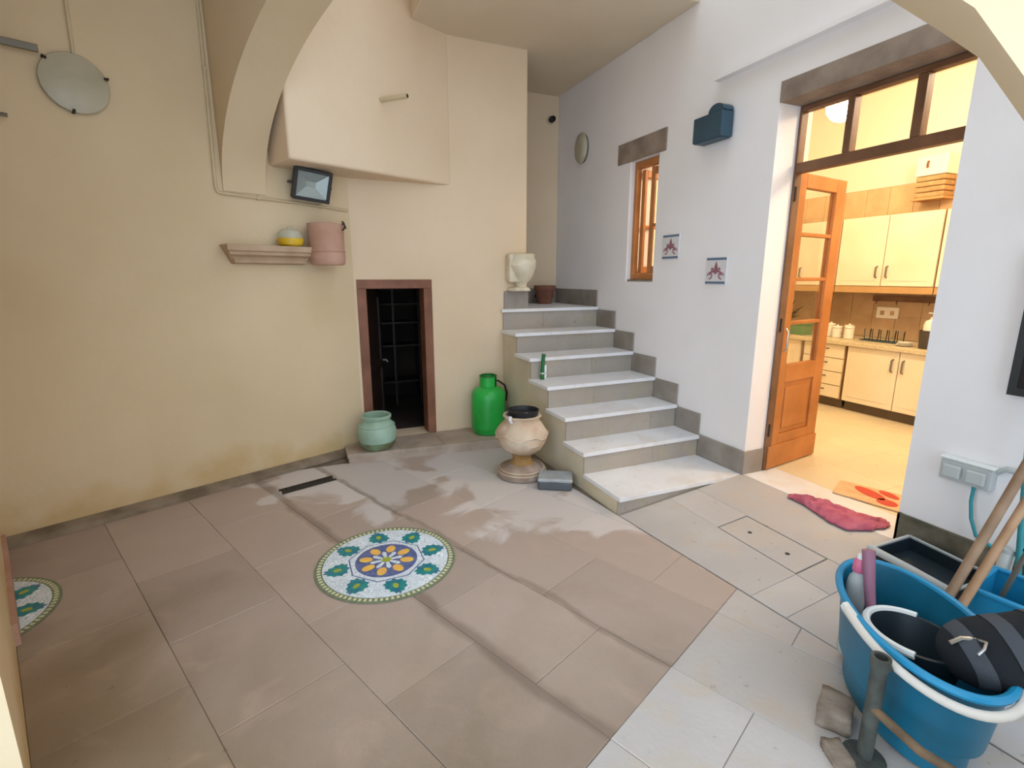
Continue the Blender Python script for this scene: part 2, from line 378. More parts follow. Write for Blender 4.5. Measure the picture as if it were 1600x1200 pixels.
# access hatch set in the pavement
hatch = slab('hatch_cover', [(HX0+.006, HY0+.006), (HX1-.006, HY0+.006), (HX1-.006, HY1-.006), (HX0+.006, HY1-.006)], -.001, 'pale_tile', None, zf=rampz, g=.003)
tag(hatch, 'flush stone access hatch with two lifting holes in the pale pavement', 'hatch')
for y in (1.9, 1.655):
    x = 2.312; MB().lathe([(.012, 0), (.012, .0012)], 12, (x, y, rampz(x, y)-.0008)).build('lifting_hole', 'black_plastic', hatch)

# kitchen floor
kf = struct(box(XR, 5.9, .4, 4.8, .02, .108).build('floor_kitchen', 'pale_grout'), 'cream tiled kitchen floor')
for i in range(6):
    for j in range(9):
        x0 = 3.16+.46*i; y0 = .5+.46*j
        if x0 > 5.2: continue
        slab('floor_tile', [(x0, y0), (x0+.46, y0), (x0+.46, y0+.46), (x0, y0+.46)], .12, 'kitchen_tile', kf, .02)
slab('threshold_slab', [(XR, 1.455), (3.16, 1.455), (3.16, 2.45), (XR, 2.45)], .12, 'tread_stone', kf, .02)

# ------------------------------------------------------------------ setting: walls
ZW = 5.8  # wall tops carried up out of view to cut direct sky
struct(box(-3.2, 0, 0, .28, -.08, 3.6).build('wall_left', 'plaster_left', M=ML), 'cream plaster wall with round lamp and stone shelf')
# side wall beside the viewer
struct(box(-2.42, -2.28, -2.15, 0, -.08, 3.6).build('wall_side', 'plaster_left', M=ML))
# raised upper wall that overhangs the corner
q = (1.33, YB)
struct(MB().plan([LF(-.60, -.1)[:2], LF(-.60, .338)[:2], q, (1.33, YB+.1), (CX, YB+.2)], 2.265, ZW).build('wall_upper', 'plaster_back', bevel=.02, seg=3))
# back wall with the low cellar door
DX0, DX1, DZ0, DZ1 = .492, 1.128, .08, 1.474
wb = MB()
wb.box(CX-.3, DX0, YB, YB+.22, -.08, ZW).box(DX1, 2.045, YB, YB+.22, -.08, ZW).box(DX0, DX1, YB, YB+.22, DZ1, ZW).box(DX0, DX1, YB, YB+.22, -.08, DZ0)
struct(wb.build('wall_back', 'plaster_back'), 'cream back wall with the low cellar doorway')
# right wall
DY0, DY1, DZT = 1.45, 2.457, 2.55
WY0, WY1, WZ0, WZ1 = 3.575, 3.965, 1.455, 2.49
wr = MB(); T = XR+.30
wr.box(XR, T, -1.5, DY0, -.08, ZW).box(XR, T, DY0, DY1, DZT, ZW).box(XR, T, DY1, WY0, -.08, ZW)
wr.box(XR, T, WY0, WY1, -.08, WZ0).box(XR, T, WY0, WY1, WZ1, ZW).box(XR, T, WY1, 5.6, -.08, ZW)
wall_right = struct(wr.build('wall_right', 'plaster_right'), 'white plaster wall with kitchen door, window and two tiles')
box(XR-.008, XR+.297, DY0-.0, DY1-.003, DZT-.006, 2.66).build('lintel', 'lintel_stone', wall_right)
struct(box(XR-.055, XR, 1.0, 2.972, 2.82, 2.842).build('trim_1', 'plaster_right'), 'thin white ledge along the right wall above the door')
# alcove at the head of the stairs
struct(box(1.55, 2.85, 5.33, 5.5, 1.0, 3.6).build('wall_alcove', 'plaster_back'))
struct(box(1.45, 1.55, YB+.22, 5.5, 1.0, 3.6).build('wall_landing', 'plaster_back'))
# ceilings
struct(MB().plan([(1.0, 3.22), (XR, 3.22), (XR, 5.5), (1.0, 5.5)], 3.42, 3.62).build('ceiling', 'plaster_ceiling', bevel=.012), 'plastered slab over the head of the stairs')
struct(box(-3.2, -.92, -5.2, 0, 3.4, 3.6).build('ceiling_covered', 'plaster_ceiling', M=ML), 'ceiling of the covered side of the yard')
struct(box(1.0, XR, 3.40, 3.55, 3.62, ZW).build('wall_sky_block', 'plaster_right'))  # unseen wall added above the slab to block part of the sky
# arch
prof = []
for k in range(0, 41):
    a = math.pi-(math.pi/2)*k/40; prof.append((1.81+1.80*math.cos(a), 2.065+.93*math.sin(a)))
prof += [(2.3, 2.96), (2.75, 2.80), (3.1, 2.56), (3.4, 2.31), (3.61, 2.11), (3.707, 2.02), (3.779, 1.95), (3.867, 1.81), (3.98, 1.6), (4.08, 1.3), (4.16, .9), (4.18, -.05), (4.7, -.05), (4.7, ZW), (-.05, ZW), (-.05, 2.065)]
ar = MB(); n = len(prof)
ar.prism([(-.92, -o, z) for o, z in prof], (.28, 0, 0))
struct(ar.build('wall_arch', 'plaster_left', M=ML, smooth=True), 'plastered arch springing from the left wall')
# kitchen shell
struct(box(5.85, 6.0, .4, 4.9, 0, 3.5).build('wall_kitchen_back', 'kitchen_paint'))
struct(box(T, 5.9, 4.75, 4.9, 0, 3.5).build('wall_kitchen_left', 'kitchen_paint'))
struct(box(T, 5.9, .3, .45, 0, 3.5).build('wall_kitchen_right', 'kitchen_paint'))
struct(box(T, 6.0, .3, 4.9, 3.4, 3.5).build('ceiling_kitchen', 'kitchen_paint'))
# cellar behind the low door
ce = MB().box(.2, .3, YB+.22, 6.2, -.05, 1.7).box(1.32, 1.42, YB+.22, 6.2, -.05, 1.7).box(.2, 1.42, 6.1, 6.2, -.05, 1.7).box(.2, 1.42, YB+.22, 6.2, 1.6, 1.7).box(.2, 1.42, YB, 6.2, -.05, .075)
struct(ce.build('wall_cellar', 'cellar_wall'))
# kerbs and skirtings
bl = MB().prism([(-2.28, -.002, 0), (-2.28, -.07, 0), (-2.28, -.055, .03), (-2.28, -.002, .055)], (2.34, 0, 0))
struct(bl.build('baseboard_left', 'kerb_stone', M=ML))
struct(box(-2.28, -2.262, -1.14, -.08, 0, .10).build('baseboard_side', 'terracotta', M=ML))
br = MB().box(XR-.018, XR, -1.4, DY0-.002, .11, .285).box(XR-.018, XR+.12, DY0-.02, DY0-.002, .11, .285)
struct(br.build('baseboard_right', 'dirty_skirting', bevel=.004))
struct(box(XR-.016, XR+.17, 2.441, 2.457, .12, .288).build('baseboard_door', 'skirting_stone'))
al = struct(box(1.56, XR, 5.30, 5.33, 1.19, 1.365).build('baseboard_alcove', 'skirting_stone'))
box(XR-.016, XR, YB, 5.30, 1.19, 1.365).build('skirting_tile', 'skirting_stone', al)
box(1.815, 2.045, YB-.018, YB, 1.19, 1.365).build('skirting_tile', 'skirting_stone', al)
box(2.045, 2.06, YB-.018, YB+.22, 1.19, 1.365).build('skirting_tile', 'skirting_stone', al)

# ------------------------------------------------------------------ staircase
RY = [2.475, 2.895, 3.165, 3.46, 3.785, 4.085, 4.40]; TZ = [.12, .284, .468, .646, .826, 1.005, 1.2]
st = thing('staircase', 'seven stone steps climbing along the white right wall', 'staircase', (0, 0, 0))
pr = [(RY[0]+.012, -.06)]
for i in range(7):
    pr += [(RY[i]+.012, TZ[i]-.03)]
    pr += [((RY[i+1]+.012) if i < 6 else YB-.002, TZ[i]-.03)]
pr += [(YB-.002, -.06)]
MB().prism([(XS+.004, y, z) for y, z in pr], (XR-.012-XS, 0, 0)).build('stair_body', 'stair_side', st)
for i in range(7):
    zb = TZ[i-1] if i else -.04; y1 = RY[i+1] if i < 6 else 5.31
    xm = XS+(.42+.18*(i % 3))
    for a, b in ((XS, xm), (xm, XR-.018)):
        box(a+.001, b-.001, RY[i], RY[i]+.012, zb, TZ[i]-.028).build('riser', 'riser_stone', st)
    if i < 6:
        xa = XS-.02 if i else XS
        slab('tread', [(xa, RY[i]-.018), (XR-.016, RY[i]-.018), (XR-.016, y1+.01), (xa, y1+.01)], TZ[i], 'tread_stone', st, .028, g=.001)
        box(XR-.016, XR-.001, RY[i], RY[i+1], TZ[i], TZ[i]+.168).build('skirting_tile', 'skirting_stone', st)
    else:
        slab('landing', [(XS-.02, RY[i]-.018), (XR-.017, RY[i]-.018), (XR-.017, 5.30), (2.062, 5.30), (2.062, YB-.019), (XS-.02, YB-.019)], TZ[i], 'tread_stone', st, .028, g=.0005)
box(XR-.016, XR-.001, 2.458, RY[0], .12, .288).build('skirting_tile', 'skirting_stone', st)
struct(box(1.56, XR, YB+.22, 5.33, .9, 1.165).build('floor_landing', 'grout'))

# low plinth in front of the cellar door
pn = thing('plinth_step', 'low stone plinth along the back wall under the cellar door', 'step', (0, 0, 0))
pe = [.30, .72, 1.10, 1.45, XS-.003]
fy = lambda x: 4.09-.093*(x-.30)
MB().plan([(.31, fy(.31)+.004), (XS-.004, fy(XS)+.004), (XS-.004, YB-.002), (CX, YB-.002), (.31, 4.335)], -.02, .052).build('plinth_body', 'plinth_stone', pn)
for a, b in zip(pe, pe[1:]):
    p = [(a, fy(a)), (b, fy(b)), (b, YB-.002), (a, YB-.002)] if a > .4 else [(a, fy(a)), (b, fy(b)), (b, YB-.002), (.475, YB-.002), (a, 4.335)]
    slab('coping_slab', p, .08, 'plinth_stone', pn, .03, g=.001)

# ------------------------------------------------------------------ mosaics
def sector(r0, r1, a0, a1, n=6):
    return [(r1*math.cos(a0+(a1-a0)*k/n), r1*math.sin(a0+(a1-a0)*k/n)) for k in range(n+1)]+[(r0*math.cos(a1-(a1-a0)*k/n), r0*math.sin(a1-(a1-a0)*k/n)) for k in range(n+1)]
def keep_right(p, c):
    return clip(p, -1, 0, -c) if c is not None else p
def mosaic(name, label, s, o, R=.365, cut=None):
    """round mosaic medallion; cut = local x left of which a wall hides it"""
    t = thing(name, label, 'mosaic'); t.matrix_basis = ML @ Matrix.Translation((s, -o, .003))
    def flat(nm, polys, z, m, th=.003, stuff=False, parent=t):
        mb = MB()
        for p in polys:
            p = keep_right(p, cut)
            if p and len(p) > 2 and area(p) > 1e-7: mb.plan(p, z-th, z)
        if not mb.v: return None
        ob = mb.build(nm, m, parent)
        if stuff: ob['kind'] = 'stuff'
        return ob
    circ = lambda r, n=64: [(r*math.cos(2*math.pi*k/n), r*math.sin(2*math.pi*k/n)) for k in range(n)]
    flat('outer_ring', [circ(R)], .002, 'mosaic_olive')
    flat('bead_course', [sector(R*.915, R*.965, 2*math.pi*(k+.2)/84, 2*math.pi*(k+.72)/84, 2) for k in range(84)], .0032, 'mosaic_cream', stuff=True)
    flat('white_field', [circ(R*.895)], .0035, 'mosaic_white')
    flat('vine', [[(x*R*.56, y*R*.56) for x, y in circ(1, 8)]], .0040, 'mosaic_navy', .002)
    flat('white_octagon', [[(x*R*.54, y*R*.54) for x, y in circ(1, 8)]], .0045, 'mosaic_white', .002)
    flat('blue_centre', [circ(R*.445)], .0050, 'mosaic_navy', .002)
    for k in range(8):
        a = 2*math.pi*(k+.5)/8; ca, sa = math.cos(a), math.sin(a)
        tr = lambda x, y, tw=0: (R*(x*math.cos(a+tw)-y*math.sin(a+tw)), R*(x*math.sin(a+tw)+y*math.cos(a+tw)))
        out = []
        for q in range(22):
            u = 2*math.pi*q/22; jag = 1.1+.26*(q % 2)
            out.append(tr(.70+.135*math.cos(u)*jag+.02*math.sin(u), .115*math.sin(u)*jag*(1-.35*math.cos(u))))
        lf = flat('leaf', [out], .0050, 'mosaic_teal', .002)
        flat('leaf_heart', [[tr(.69+.06*math.cos(u*math.pi/4), .04*math.sin(u*math.pi/4)) for u in range(8)]], .0056, 'mosaic_lime', .001, parent=lf or t) if lf else None
        flat('tendril', [[tr(.80, -.012), tr(.885, .02), tr(.88, .04), tr(.79, .012)]], .0054, 'mosaic_navy', .002)
        flat('stem', [[tr(.52, -.008), tr(.60, -.008), tr(.60, .008), tr(.52, .008)]], .0052, 'mosaic_navy', .002)
        b = a+math.pi/8
        tb = lambda x, y: (R*(x*math.cos(b)-y*math.sin(b)), R*(x*math.sin(b)+y*math.cos(b)))
        flat('lemon', [[tb(.30+.10*math.cos(u*math.pi/6), .068*math.sin(u*math.pi/6)) for u in range(12)]], .0056, 'mosaic_yellow', .002)
        flat('petal', [[tr(.06, -.02), tr(.20, -.035), tr(.24, 0), tr(.20, .035), tr(.06, .02)]], .0056, 'mosaic_white', .002)
    flat('hub', [circ(R*.07, 16)], .0060, 'mosaic_lime', .002)
    return t
mosaic('mosaic_medallion', 'round white, teal and yellow mosaic set in the brown floor', -.865, 1.70)
mosaic('mosaic_medallion', 'mosaic roundel cut short by the side wall, far left', -2.46, .77, .36, cut=.199)
# floor drain by the left wall
dr = thing('floor_drain', 'narrow dark drain slot in the floor beside the left wall', 'drain'); dr.matrix_basis = ML @ Matrix.Translation((-.70, -.41, .002)) @ Matrix.Rotation(-.08, 4, 'Z')
box(-.185, .185, -.03, .03, -.004, .003).build('channel', 'black_plastic', dr)
for y in (-.036, .036): box(-.195, .195, y-.006, y+.006, -.004, .007).build('frame', 'dark_iron', dr)
for k in range(14): box(-.18+.0275*k-.004, -.18+.0275*k+.004, -.03, .03, .002, .006).build('bar', 'dark_iron', dr)

# ------------------------------------------------------------------ doors and window
def bars(parent, m, items, bevel=.004):
    for nm, b in items: box(*b).build(nm, m, parent, bevel=bevel)
# door_1: kitchen door frame, transom and open leaf
d1 = struct(empty('door_1'), 'wooden glazed kitchen door standing open below a transom')
FX0, FX1 = 3.03, 3.09
bars(d1, 'wood_brown', [('door_post', (FX0, FX1, DY1-.018, DY1-.002, .12, DZT-.008)), ('door_post', (FX0, FX1, DY0+.002, DY0+.03, .12, DZT-.008)),
    ('transom_bar', (FX0, FX1, DY0+.03, DY1-.018, 2.148, 2.208)), ('head_bar', (FX0, FX1, DY0+.03, DY1-.018, DZT-.04, DZT-.008)),
    ('mullion', (FX0, FX1, 2.108, 2.15, 2.208, DZT-.04)), ('mullion', (FX0, FX1, 1.742, 1.79, 2.208, DZT-.04))])
for a, b in ((DY0+.03, 1.742), (1.79, 2.108), (2.15, DY1-.018)):
    box(3.055, 3.06, a, b, 2.208, DZT-.04).build('pane', 'pane_glass', d1)
LW, LT = .645, .045
lf = empty('door_leaf', (3.052, 2.44, .128), math.atan2(.16, 1)); lf.parent = d1
Z0 = 0; H = 2.035
bars(lf, 'wood_orange', [('stile', (0, .125, -.0, LT, 0, H)), ('stile', (LW-.125, LW, 0, LT, 0, H)), ('top_rail', (.125, LW-.125, 0, LT, H-.09, H)),
    ('bottom_rail', (.125, LW-.125, 0, LT, 0, .24)), ('lock_rail', (.125, LW-.125, 0, LT, .63, .755)),
    ('glazing_bar', (.125, LW-.125, .004, LT-.004, 1.04, 1.065)), ('glazing_bar', (.125, LW-.125, .004, LT-.004, 1.34, 1.365)), ('glazing_bar', (.125, LW-.125, .004, LT-.004, 1.638, 1.663)),
    ('door_panel', (.125, LW-.125, .014, LT-.012, .24, .63)), ('raised_panel', (.165, LW-.165, .006, LT-.004, .28, .59)), ('kick_board', (.0, LW, -.012, 0, 0, .17))])
for a, b in ((.755, 1.04), (1.065, 1.34), (1.365, 1.638), (1.663, H-.09)):
    box(.125, LW-.125, .020, .024, a, b).build('pane', 'pane_glass', lf)
MB().tube([(.05, -.012, .86), (.05, -.03, .88), (.05, -.03, 1.0), (.05, -.012, 1.02)], .006, 8).build('handle', 'steel', lf, smooth=True)
for z in (.25, 1.0, 1.85): box(-.012, .004, -.006, .03, z, z+.09).build('hinge', 'dark_iron', lf)
# door_2: low cellar door
d2 = struct(empty('door_2'), 'low reddish brown cellar doorway with dark door ajar')
yf = YB-.012
bars(d2, 'wood_red', [('door_post', (DX0, DX0+.075, yf, YB+.16, DZ0, DZ1-.075)), ('door_post', (DX1-.075, DX1, yf, YB+.16, DZ0, DZ1-.075)), ('door_head', (DX0, DX1, yf, YB+.16, DZ1-.075, DZ1))])
l2 = empty('door_leaf', (DX0+.078, YB+.10, DZ0+.01), math.radians(66)); l2.parent = d2
bars(l2, 'wood_dark', [('stile', (0, .06, 0, .04, 0, 1.29)), ('stile', (.40, .47, 0, .04, 0, 1.29)), ('rail', (.06, .40, 0, .04, 1.22, 1.29)), ('rail', (.06, .40, 0, .04, .0, .1)), ('rail', (.06, .40, 0, .04, .55, .63)), ('door_panel', (.06, .40, .012, .03, .1, 1.22))])
MB().tube([(.435, -.002, .62), (.435, -.035, .62), (.435, -.05, .60)], .011, 8).build('handle', 'grey_metal', l2, smooth=True)
# window_1
w1 = struct(empty('window_1'), 'narrow wooden casement window under a stone lintel')
box(XR-.012, XR+.15, 3.49, 4.15, WZ1+.002, WZ1+.175).build('lintel', 'lintel_stone', w1, bevel=.006)
box(XR+.02, XR+.30, WY0, WY1, WZ0, WZ0+.018).build('sill', 'lintel_stone', w1)
fx0, fx1 = XR+.05, XR+.10
bars(w1, 'wood_orange', [('frame_post', (fx0, fx1, WY1-.036, WY1-.002, WZ0+.018, WZ1-.002)), ('frame_post', (fx0, fx1, WY0+.002, WY0+.036, WZ0+.018, WZ1-.002)),
    ('frame_head', (fx0, fx1, WY0+.036, WY1-.036, WZ1-.06, WZ1-.002)), ('frame_foot', (fx0, fx1, WY0+.036, WY1-.036, WZ0+.018, WZ0+.07))])
for dy, ang, wd_ in ((WY1-.04, 14, .30), (3.775, -62, .17)):
    ca = empty('casement', (fx1+.005, dy, WZ0+.075), math.radians(ang)); ca.parent = w1; hh = WZ1-WZ0-.14
    bars(ca, 'wood_orange', [('stile', (0, .035, -.035, 0, 0, hh)), ('stile', (wd_-.035, wd_, -.035, 0, 0, hh)), ('rail', (.035, wd_-.035, -.035, 0, 0, .06)), ('rail', (.035, wd_-.035, -.035, 0, hh-.06, hh)), ('glazing_bar', (.035, wd_-.035, -.03, -.005, .40, .425))])
    box(.035, wd_-.035, -.02, -.016, .06, .40).build('pane', 'pane_glass', ca); box(.035, wd_-.035, -.02, -.016, .425, hh-.06).build('pane', 'pane_glass', ca)

# ------------------------------------------------------------------ things on the left wall
lp = thing('wall_lamp', 'round frosted glass wall lamp high on the left wall', 'lamp'); lp.matrix_basis = ML @ Matrix.Translation((-1.62, 0, 2.54)) @ Matrix.Rotation(math.radians(90), 4, 'X')
MB().lathe([(.11, .001), (.11, .025)], 32).build('base_plate', 'grey_metal', lp, smooth=True)
MB().lathe([(.10, .020), (.150, .024), (.153, .028), (.150, .034), (.12, .041), (.08, .046), (.03, .048)], 40).build('glass_shade', 'lamp_glass', lp, smooth=True)
for a in (20, 140, 260):
    c, s_ = math.cos(math.radians(a)), math.sin(math.radians(a))
    MB().tube([(c*.12, s_*.12, .022), (c*.158, s_*.158, .026), (c*.158, s_*.158, .046), (c*.142, s_*.142, .053)], .007, 8).build('clip', 'dark_iron', lp, smooth=True)
tag(MB().tube([LF(-1.605, .012, 2.66), LF(-1.60, .012, 2.9), LF(-1.595, .012, 3.39)], .009, 8).build('lamp_conduit', 'conduit', smooth=True), 'thin cream cable conduit running up from the round lamp', 'conduit')
tag(MB().prism([LF(-2.275, .05, 2.640), LF(-2.275, .05, 2.675), LF(-1.755, .05, 2.682), LF(-1.755, .05, 2.647)], (DY*.02, -DX*.02, 0)).build('metal_bar', 'grey_metal', bevel=.003), 'flat grey metal bar reaching from the side wall to the round lamp', 'bar')
tag(MB().tube([LF(-2.275, .05, 2.325), LF(-1.92, .05, 2.312)], .010, 8).build('metal_rod', 'grey_metal', smooth=True), 'short thin metal rod below the flat bar, far left', 'rod')
cn = thing('wall_conduit', 'cream conduit turning from the arch corner along the left wall', 'conduit')
MB().tube([LF(-.945, .011, 3.39), LF(-.955, .011, 2.6), LF(-.966, .011, 2.08), LF(-.955, .011, 2.052), LF(-.93, .011, 2.046), LF(-.45, .011, 2.035), LF(-.02, .011, 2.015)], .010, 8).build('pipe', 'conduit', cn, smooth=True)
for s_, z in ((-.952, 2.8), (-.70, 2.041), (-.25, 2.027)):
    MB().tube([LF(s_-.012, .011, z), LF(s_+.012, .011, z)], .015, 8).build('clip', 'conduit', cn)
# floodlight
fl = thing('floodlight', 'black square floodlight mounted on the left wall below the arch', 'floodlight')
fl.matrix_basis = ML @ Matrix.Translation((-.355, -.13, 2.152)) @ Matrix.Rotation(math.radians(-8), 4, 'Z') @ Matrix.Rotation(math.radians(20), 4, 'X') @ Matrix.Rotation(math.radians(5), 4, 'Y')
hw, hh = .135, .112
for nm, b in (('frame', (-hw, hw, -.02, .03, hh-.024, hh)), ('frame', (-hw, hw, -.02, .03, -hh, -hh+.024)), ('frame', (-hw, -hw+.024, -.02, .03, -hh+.024, hh-.024)), ('frame', (hw-.024, hw, -.02, .03, -hh+.024, hh-.024))):
    box(*b).build(nm, 'flood_black', fl, bevel=.004)
a, b_ = hw-.024, hh-.024
MB().add([(-a, -.006, -b_), (a, -.006, -b_), (a, -.006, b_), (-a, -.006, b_), (-.035, .026, -.02), (.035, .026, -.02), (.035, .026, .02), (-.035, .026, .02)],
         [(0, 1, 5, 4), (1, 2, 6, 5), (2, 3, 7, 6), (3, 0, 4, 7), (4, 5, 6, 7)]).build('reflector', 'reflector', fl)
box(-.022, .022, .020, .025, -.012, .012).build('lamp_chip', 'reflector', fl)
box(-a, a, -.014, -.011, -b_, b_).build('front_glass', 'clear_glass', fl)
box(-.10, .10, .03, .06, -.08, .08).build('heat_sink', 'flood_black', fl, bevel=.01)
MB().tube([(hw+.008, .01, 0), (hw+.008, .09, -.02), (.0, .12, -.02), (-hw-.008, .09, -.02), (-hw-.008, .01, 0)], .008, 6).build('bracket', 'flood_black', fl)
# stone shelf
sh = MB(); sx0, sx1 = -.985, -.36
sp = [(0, 1.712), (.16, 1.712), (.16, 1.672), (.145, 1.665), (.14, 1.645), (.10, 1.632), (.085, 1.612), (.08, 1.592), (0, 1.585)]
vs = []; ins = [0, 0, 0, .01, .02, .045, .06, .065, .065]
for (o_, z), d in zip(sp, ins): vs += [(sx0+d, -o_, z), (sx1-d, -o_, z)]
k = len(sp); fs = [(2*i, 2*i+1, 2*((i+1) % k)+1, 2*((i+1) % k)) for i in range(k)]+[tuple(range(0, 2*k, 2)), tuple(range(1, 2*k, 2))[::-1]]
tag(sh.add(vs, fs).build('wall_shelf', 'shelf_stone', M=ML, bevel=.003), 'small moulded pinkish stone shelf on the left wall', 'shelf')
# yellow jar on shelf
jr = thing('glass_bowl', 'lidded glass bowl of yellow wax standing on the stone shelf', 'bowl', LF(-.535, .095, 1.712))
MB().lathe([(.06, 0), (.082, .014), (.091, .042), (.088, .058)], 28).build('yellow_filling', 'yellow_wax', jr, smooth=True)
MB().lathe([(.090, .058), (.089, .064), (.078, .10), (.048, .122), (.016, .127), (.016, .136), (.005, .139)], 28).build('glass_lid', 'frost_glass', jr, smooth=True)
# terracotta pot hung at the end of the shelf
tp = thing('terracotta_pot', 'pinkish terracotta pot hung on the left wall beside the shelf', 'pot', LF(-.285, .148, 1.585))
MB().lathe([(.115, 0), (.124, .01), (.130, .06), (.126, .10), (.126, .12), (.131, .28), (.133, .30), (.122, .302), (.118, .25), (.11, .05), (.02, .04)], 40).build('pot_body', 'terracotta', tp, smooth=True)
MB().lathe([(.125, .092), (.132, .096), (.132, .104), (.125, .11)], 40).build('raised_band', 'terracotta', tp, smooth=True)
MB().tube([LFp for LFp in [(.045, .139, .2), (.05, .125, .2)]], .008, 6).build('wall_bracket', 'dark_iron', tp)
hk = []
for k in range(18): hk.append((.118+.020*math.cos(k*.5)*(1-k/30), -.075-.012*math.cos(k*.5), .262+.034*math.sin(k*.5)*(1-k/40)+.002*k))
MB().tube(hk, .005, 6).build('iron_ornament', 'dark_iron', tp, smooth=True)

# spout on the upper wall
sp_ = MB().tube([LF(.14, .335, 2.80), LF(.18, .50, 2.815)], .017, 12)
sp_.lathe([(.001, 0), (.001, .0005)], 3, LF(.14, .335, 2.80))
pt = thing('rainwater_spout', 'short cream rainwater spout sticking out of the upper wall', 'pipe')
MB().tube([LF(.13, .335, 2.79), LF(.21, .56, 2.785)], .018, 12).build('spout_pipe', 'conduit', pt, smooth=True)
MB().tube([LF(.2095, .559, 2.785), LF(.2105, .562, 2.785)], .012, 12).build('spout_mouth', 'black_plastic', pt)

# ------------------------------------------------------------------ things on the right wall
def wall_tile(y, z, label):
    t = thing('decorative_tile', label, 'tile', (XR, y, z), math.radians(-90), 'decorative tiles on the right wall')   # local x -> -y world, local -y -> -x world
    h = .098
    box(-h, h, -.014, -.001, -h, h).build('tile_body', 'tile_white', t, bevel=.003)
    for z0 in (h-.022, -h+.006): box(-h+.004, h-.004, -.0155, -.0135, z0, z0+.016).build('border', 'tile_blue', t)
    def stroke(pts, r): MB().tube([(x, -.0145, zz) for x, zz in pts], r, 6).build('motif', 'tile_red', t, smooth=True)
    for sg in (-1, 1):
        stroke([(sg*(.008+.045*math.sin(k*.32)), -.05+.052*(1-math.cos(k*.32))*.5+(.0 if k < 10 else 0)) for k in range(4, 14)], .0065)
        stroke([(sg*(.055+.022*math.cos(k*.55)), -.035+.022*math.sin(k*.55)) for k in range(0, 10)], .005)
        stroke([(0, -.02), (sg*.02, .012), (sg*.036, .02), (sg*.04, .006)], .007)
    MB().lathe([(.001, -.03), (.009, -.015), (.017, .012), (.010, .035), (.001, .055)], 10, (0, -.0135, .015), 1, .18).build('motif', 'tile_red', t, smooth=True)
    return t
wall_tile(3.355, 1.735, 'painted fleur tile on the right wall nearer the window')
wall_tile(2.852, 1.54, 'painted fleur tile on the right wall nearer the kitchen door')
wl = thing('wall_light', 'dark teal metal wall light high between window and kitchen door', 'lamp', (XR, 2.94, 2.43), math.radians(-90))
box(-.135, .135, -.115, -.012, 0, .165).build('lamp_housing', 'teal_metal', wl, bevel=.006)
MB().prism([(.0, -.112, .165)]+[(.07-.07*math.cos(a*math.pi/8), -.112, .165+.05*math.sin(a*math.pi/8)) for a in range(9)], (0, .09, 0)).build('lamp_hood', 'teal_metal', wl)
box(-.12, .12, -.11, -.02, -.006, 0).build('lamp_lens', 'teal_metal', wl)
box(-.05, .05, -.012, -.0005, .03, .13).build('mounting_plate', 'grey_metal', wl)
ov = thing('wall_lamp', 'oval grey-green wall lamp on the right wall above the landing', 'lamp'); ov.matrix_basis = Matrix.Translation((XR, 4.78, 2.775)) @ Matrix.Rotation(math.radians(-90), 4, 'Y')
MB().lathe([(.10, .0005), (.10, .02)], 28, sx=1.35, sy=1).build('base_plate', 'grey_metal', ov, smooth=True)
MB().lathe([(.105, .02), (.11, .03), (.10, .05), (.07, .066), (.03, .072)], 32, sx=1.35, sy=1).build('glass_shade', 'lamp_glass', ov, smooth=True)
ho = thing('lamp_holder', 'small black lamp holder on the narrow alcove wall', 'lamp holder', (2.745, 5.33, 3.17))
ho.rotation_euler = (math.radians(90), 0, 0)
MB().lathe([(.045, .0005), (.045, .012), (.03, .016)], 20).build('rose', 'conduit', ho, smooth=True)
MB().lathe([(.028, .014), (.032, .03), (.032, .07), (.024, .085), (.022, .06)], 20).build('socket', 'black_plastic', ho, smooth=True)
# socket box by the tub
sb = thing('socket_box', 'grey weatherproof double socket on the wall right of the door', 'socket', (XR, 1.19, .60), math.radians(-90))
box(-.10, .10, -.045, -.0005, -.05, .05).build('box_body', 'grey_plastic', sb, bevel=.006)
for x in (-.048, .045): box(x-.038, x+.038, -.062, -.045, -.035, .03).build('flap', 'grey_plastic', sb, bevel=.012)
box(-.105, .105, -.05, -.0005, .05, .062).build('rain_lip', 'white_plastic', sb, bevel=.004)
tag(MB().tube([(XR-.03, 1.152, .55), (XR-.035, 1.15, .48), (XR-.04, 1.135, .40), (XR-.05, 1.10, .33), (XR-.03, 1.05, .30), (XR-.03, .95, .29)], .008, 8).build('power_cable', 'teal_plastic', smooth=True), 'grey-blue cable hanging from the wall socket', 'cable')
tag(MB().tube([(XR-.012, 1.09, .64), (XR-.02, 1.06, .665), (XR-.012, .9, .67)], .012, 8).build('wall_pipe', 'grey_plastic', smooth=True), 'short grey pipe leaving the socket towards the right edge', 'pipe')
nb = thing('notice_board', 'dark wooden board on the right wall at the right edge', 'board', (XR, .955, 1.0), math.radians(-90))
box(-.15, .15, -.03, -.0005, 0, .62).build('board', 'wood_dark', nb, bevel=.004)
for b in ((-.15, .15, -.04, -.03, 0, .035), (-.15, -.12, -.04, -.03, .035, .62)): box(*b).build('edge_strip', 'flood_black', nb)
bk = MB().prism([(XR-.001, 1.06, 1.78), (XR-.09, 1.06, 1.80), (XR-.09, 1.06, 1.83), (XR-.05, 1.06, 1.87), (XR-.05, 1.06, 2.02), (XR-.09, 1.06, 2.05), (XR-.001, 1.06, 2.07)], (0, -.05, 0))
tag(bk.build('wooden_bracket', 'wood_red', bevel=.005), 'reddish wooden bracket on the right wall at the right edge', 'bracket')

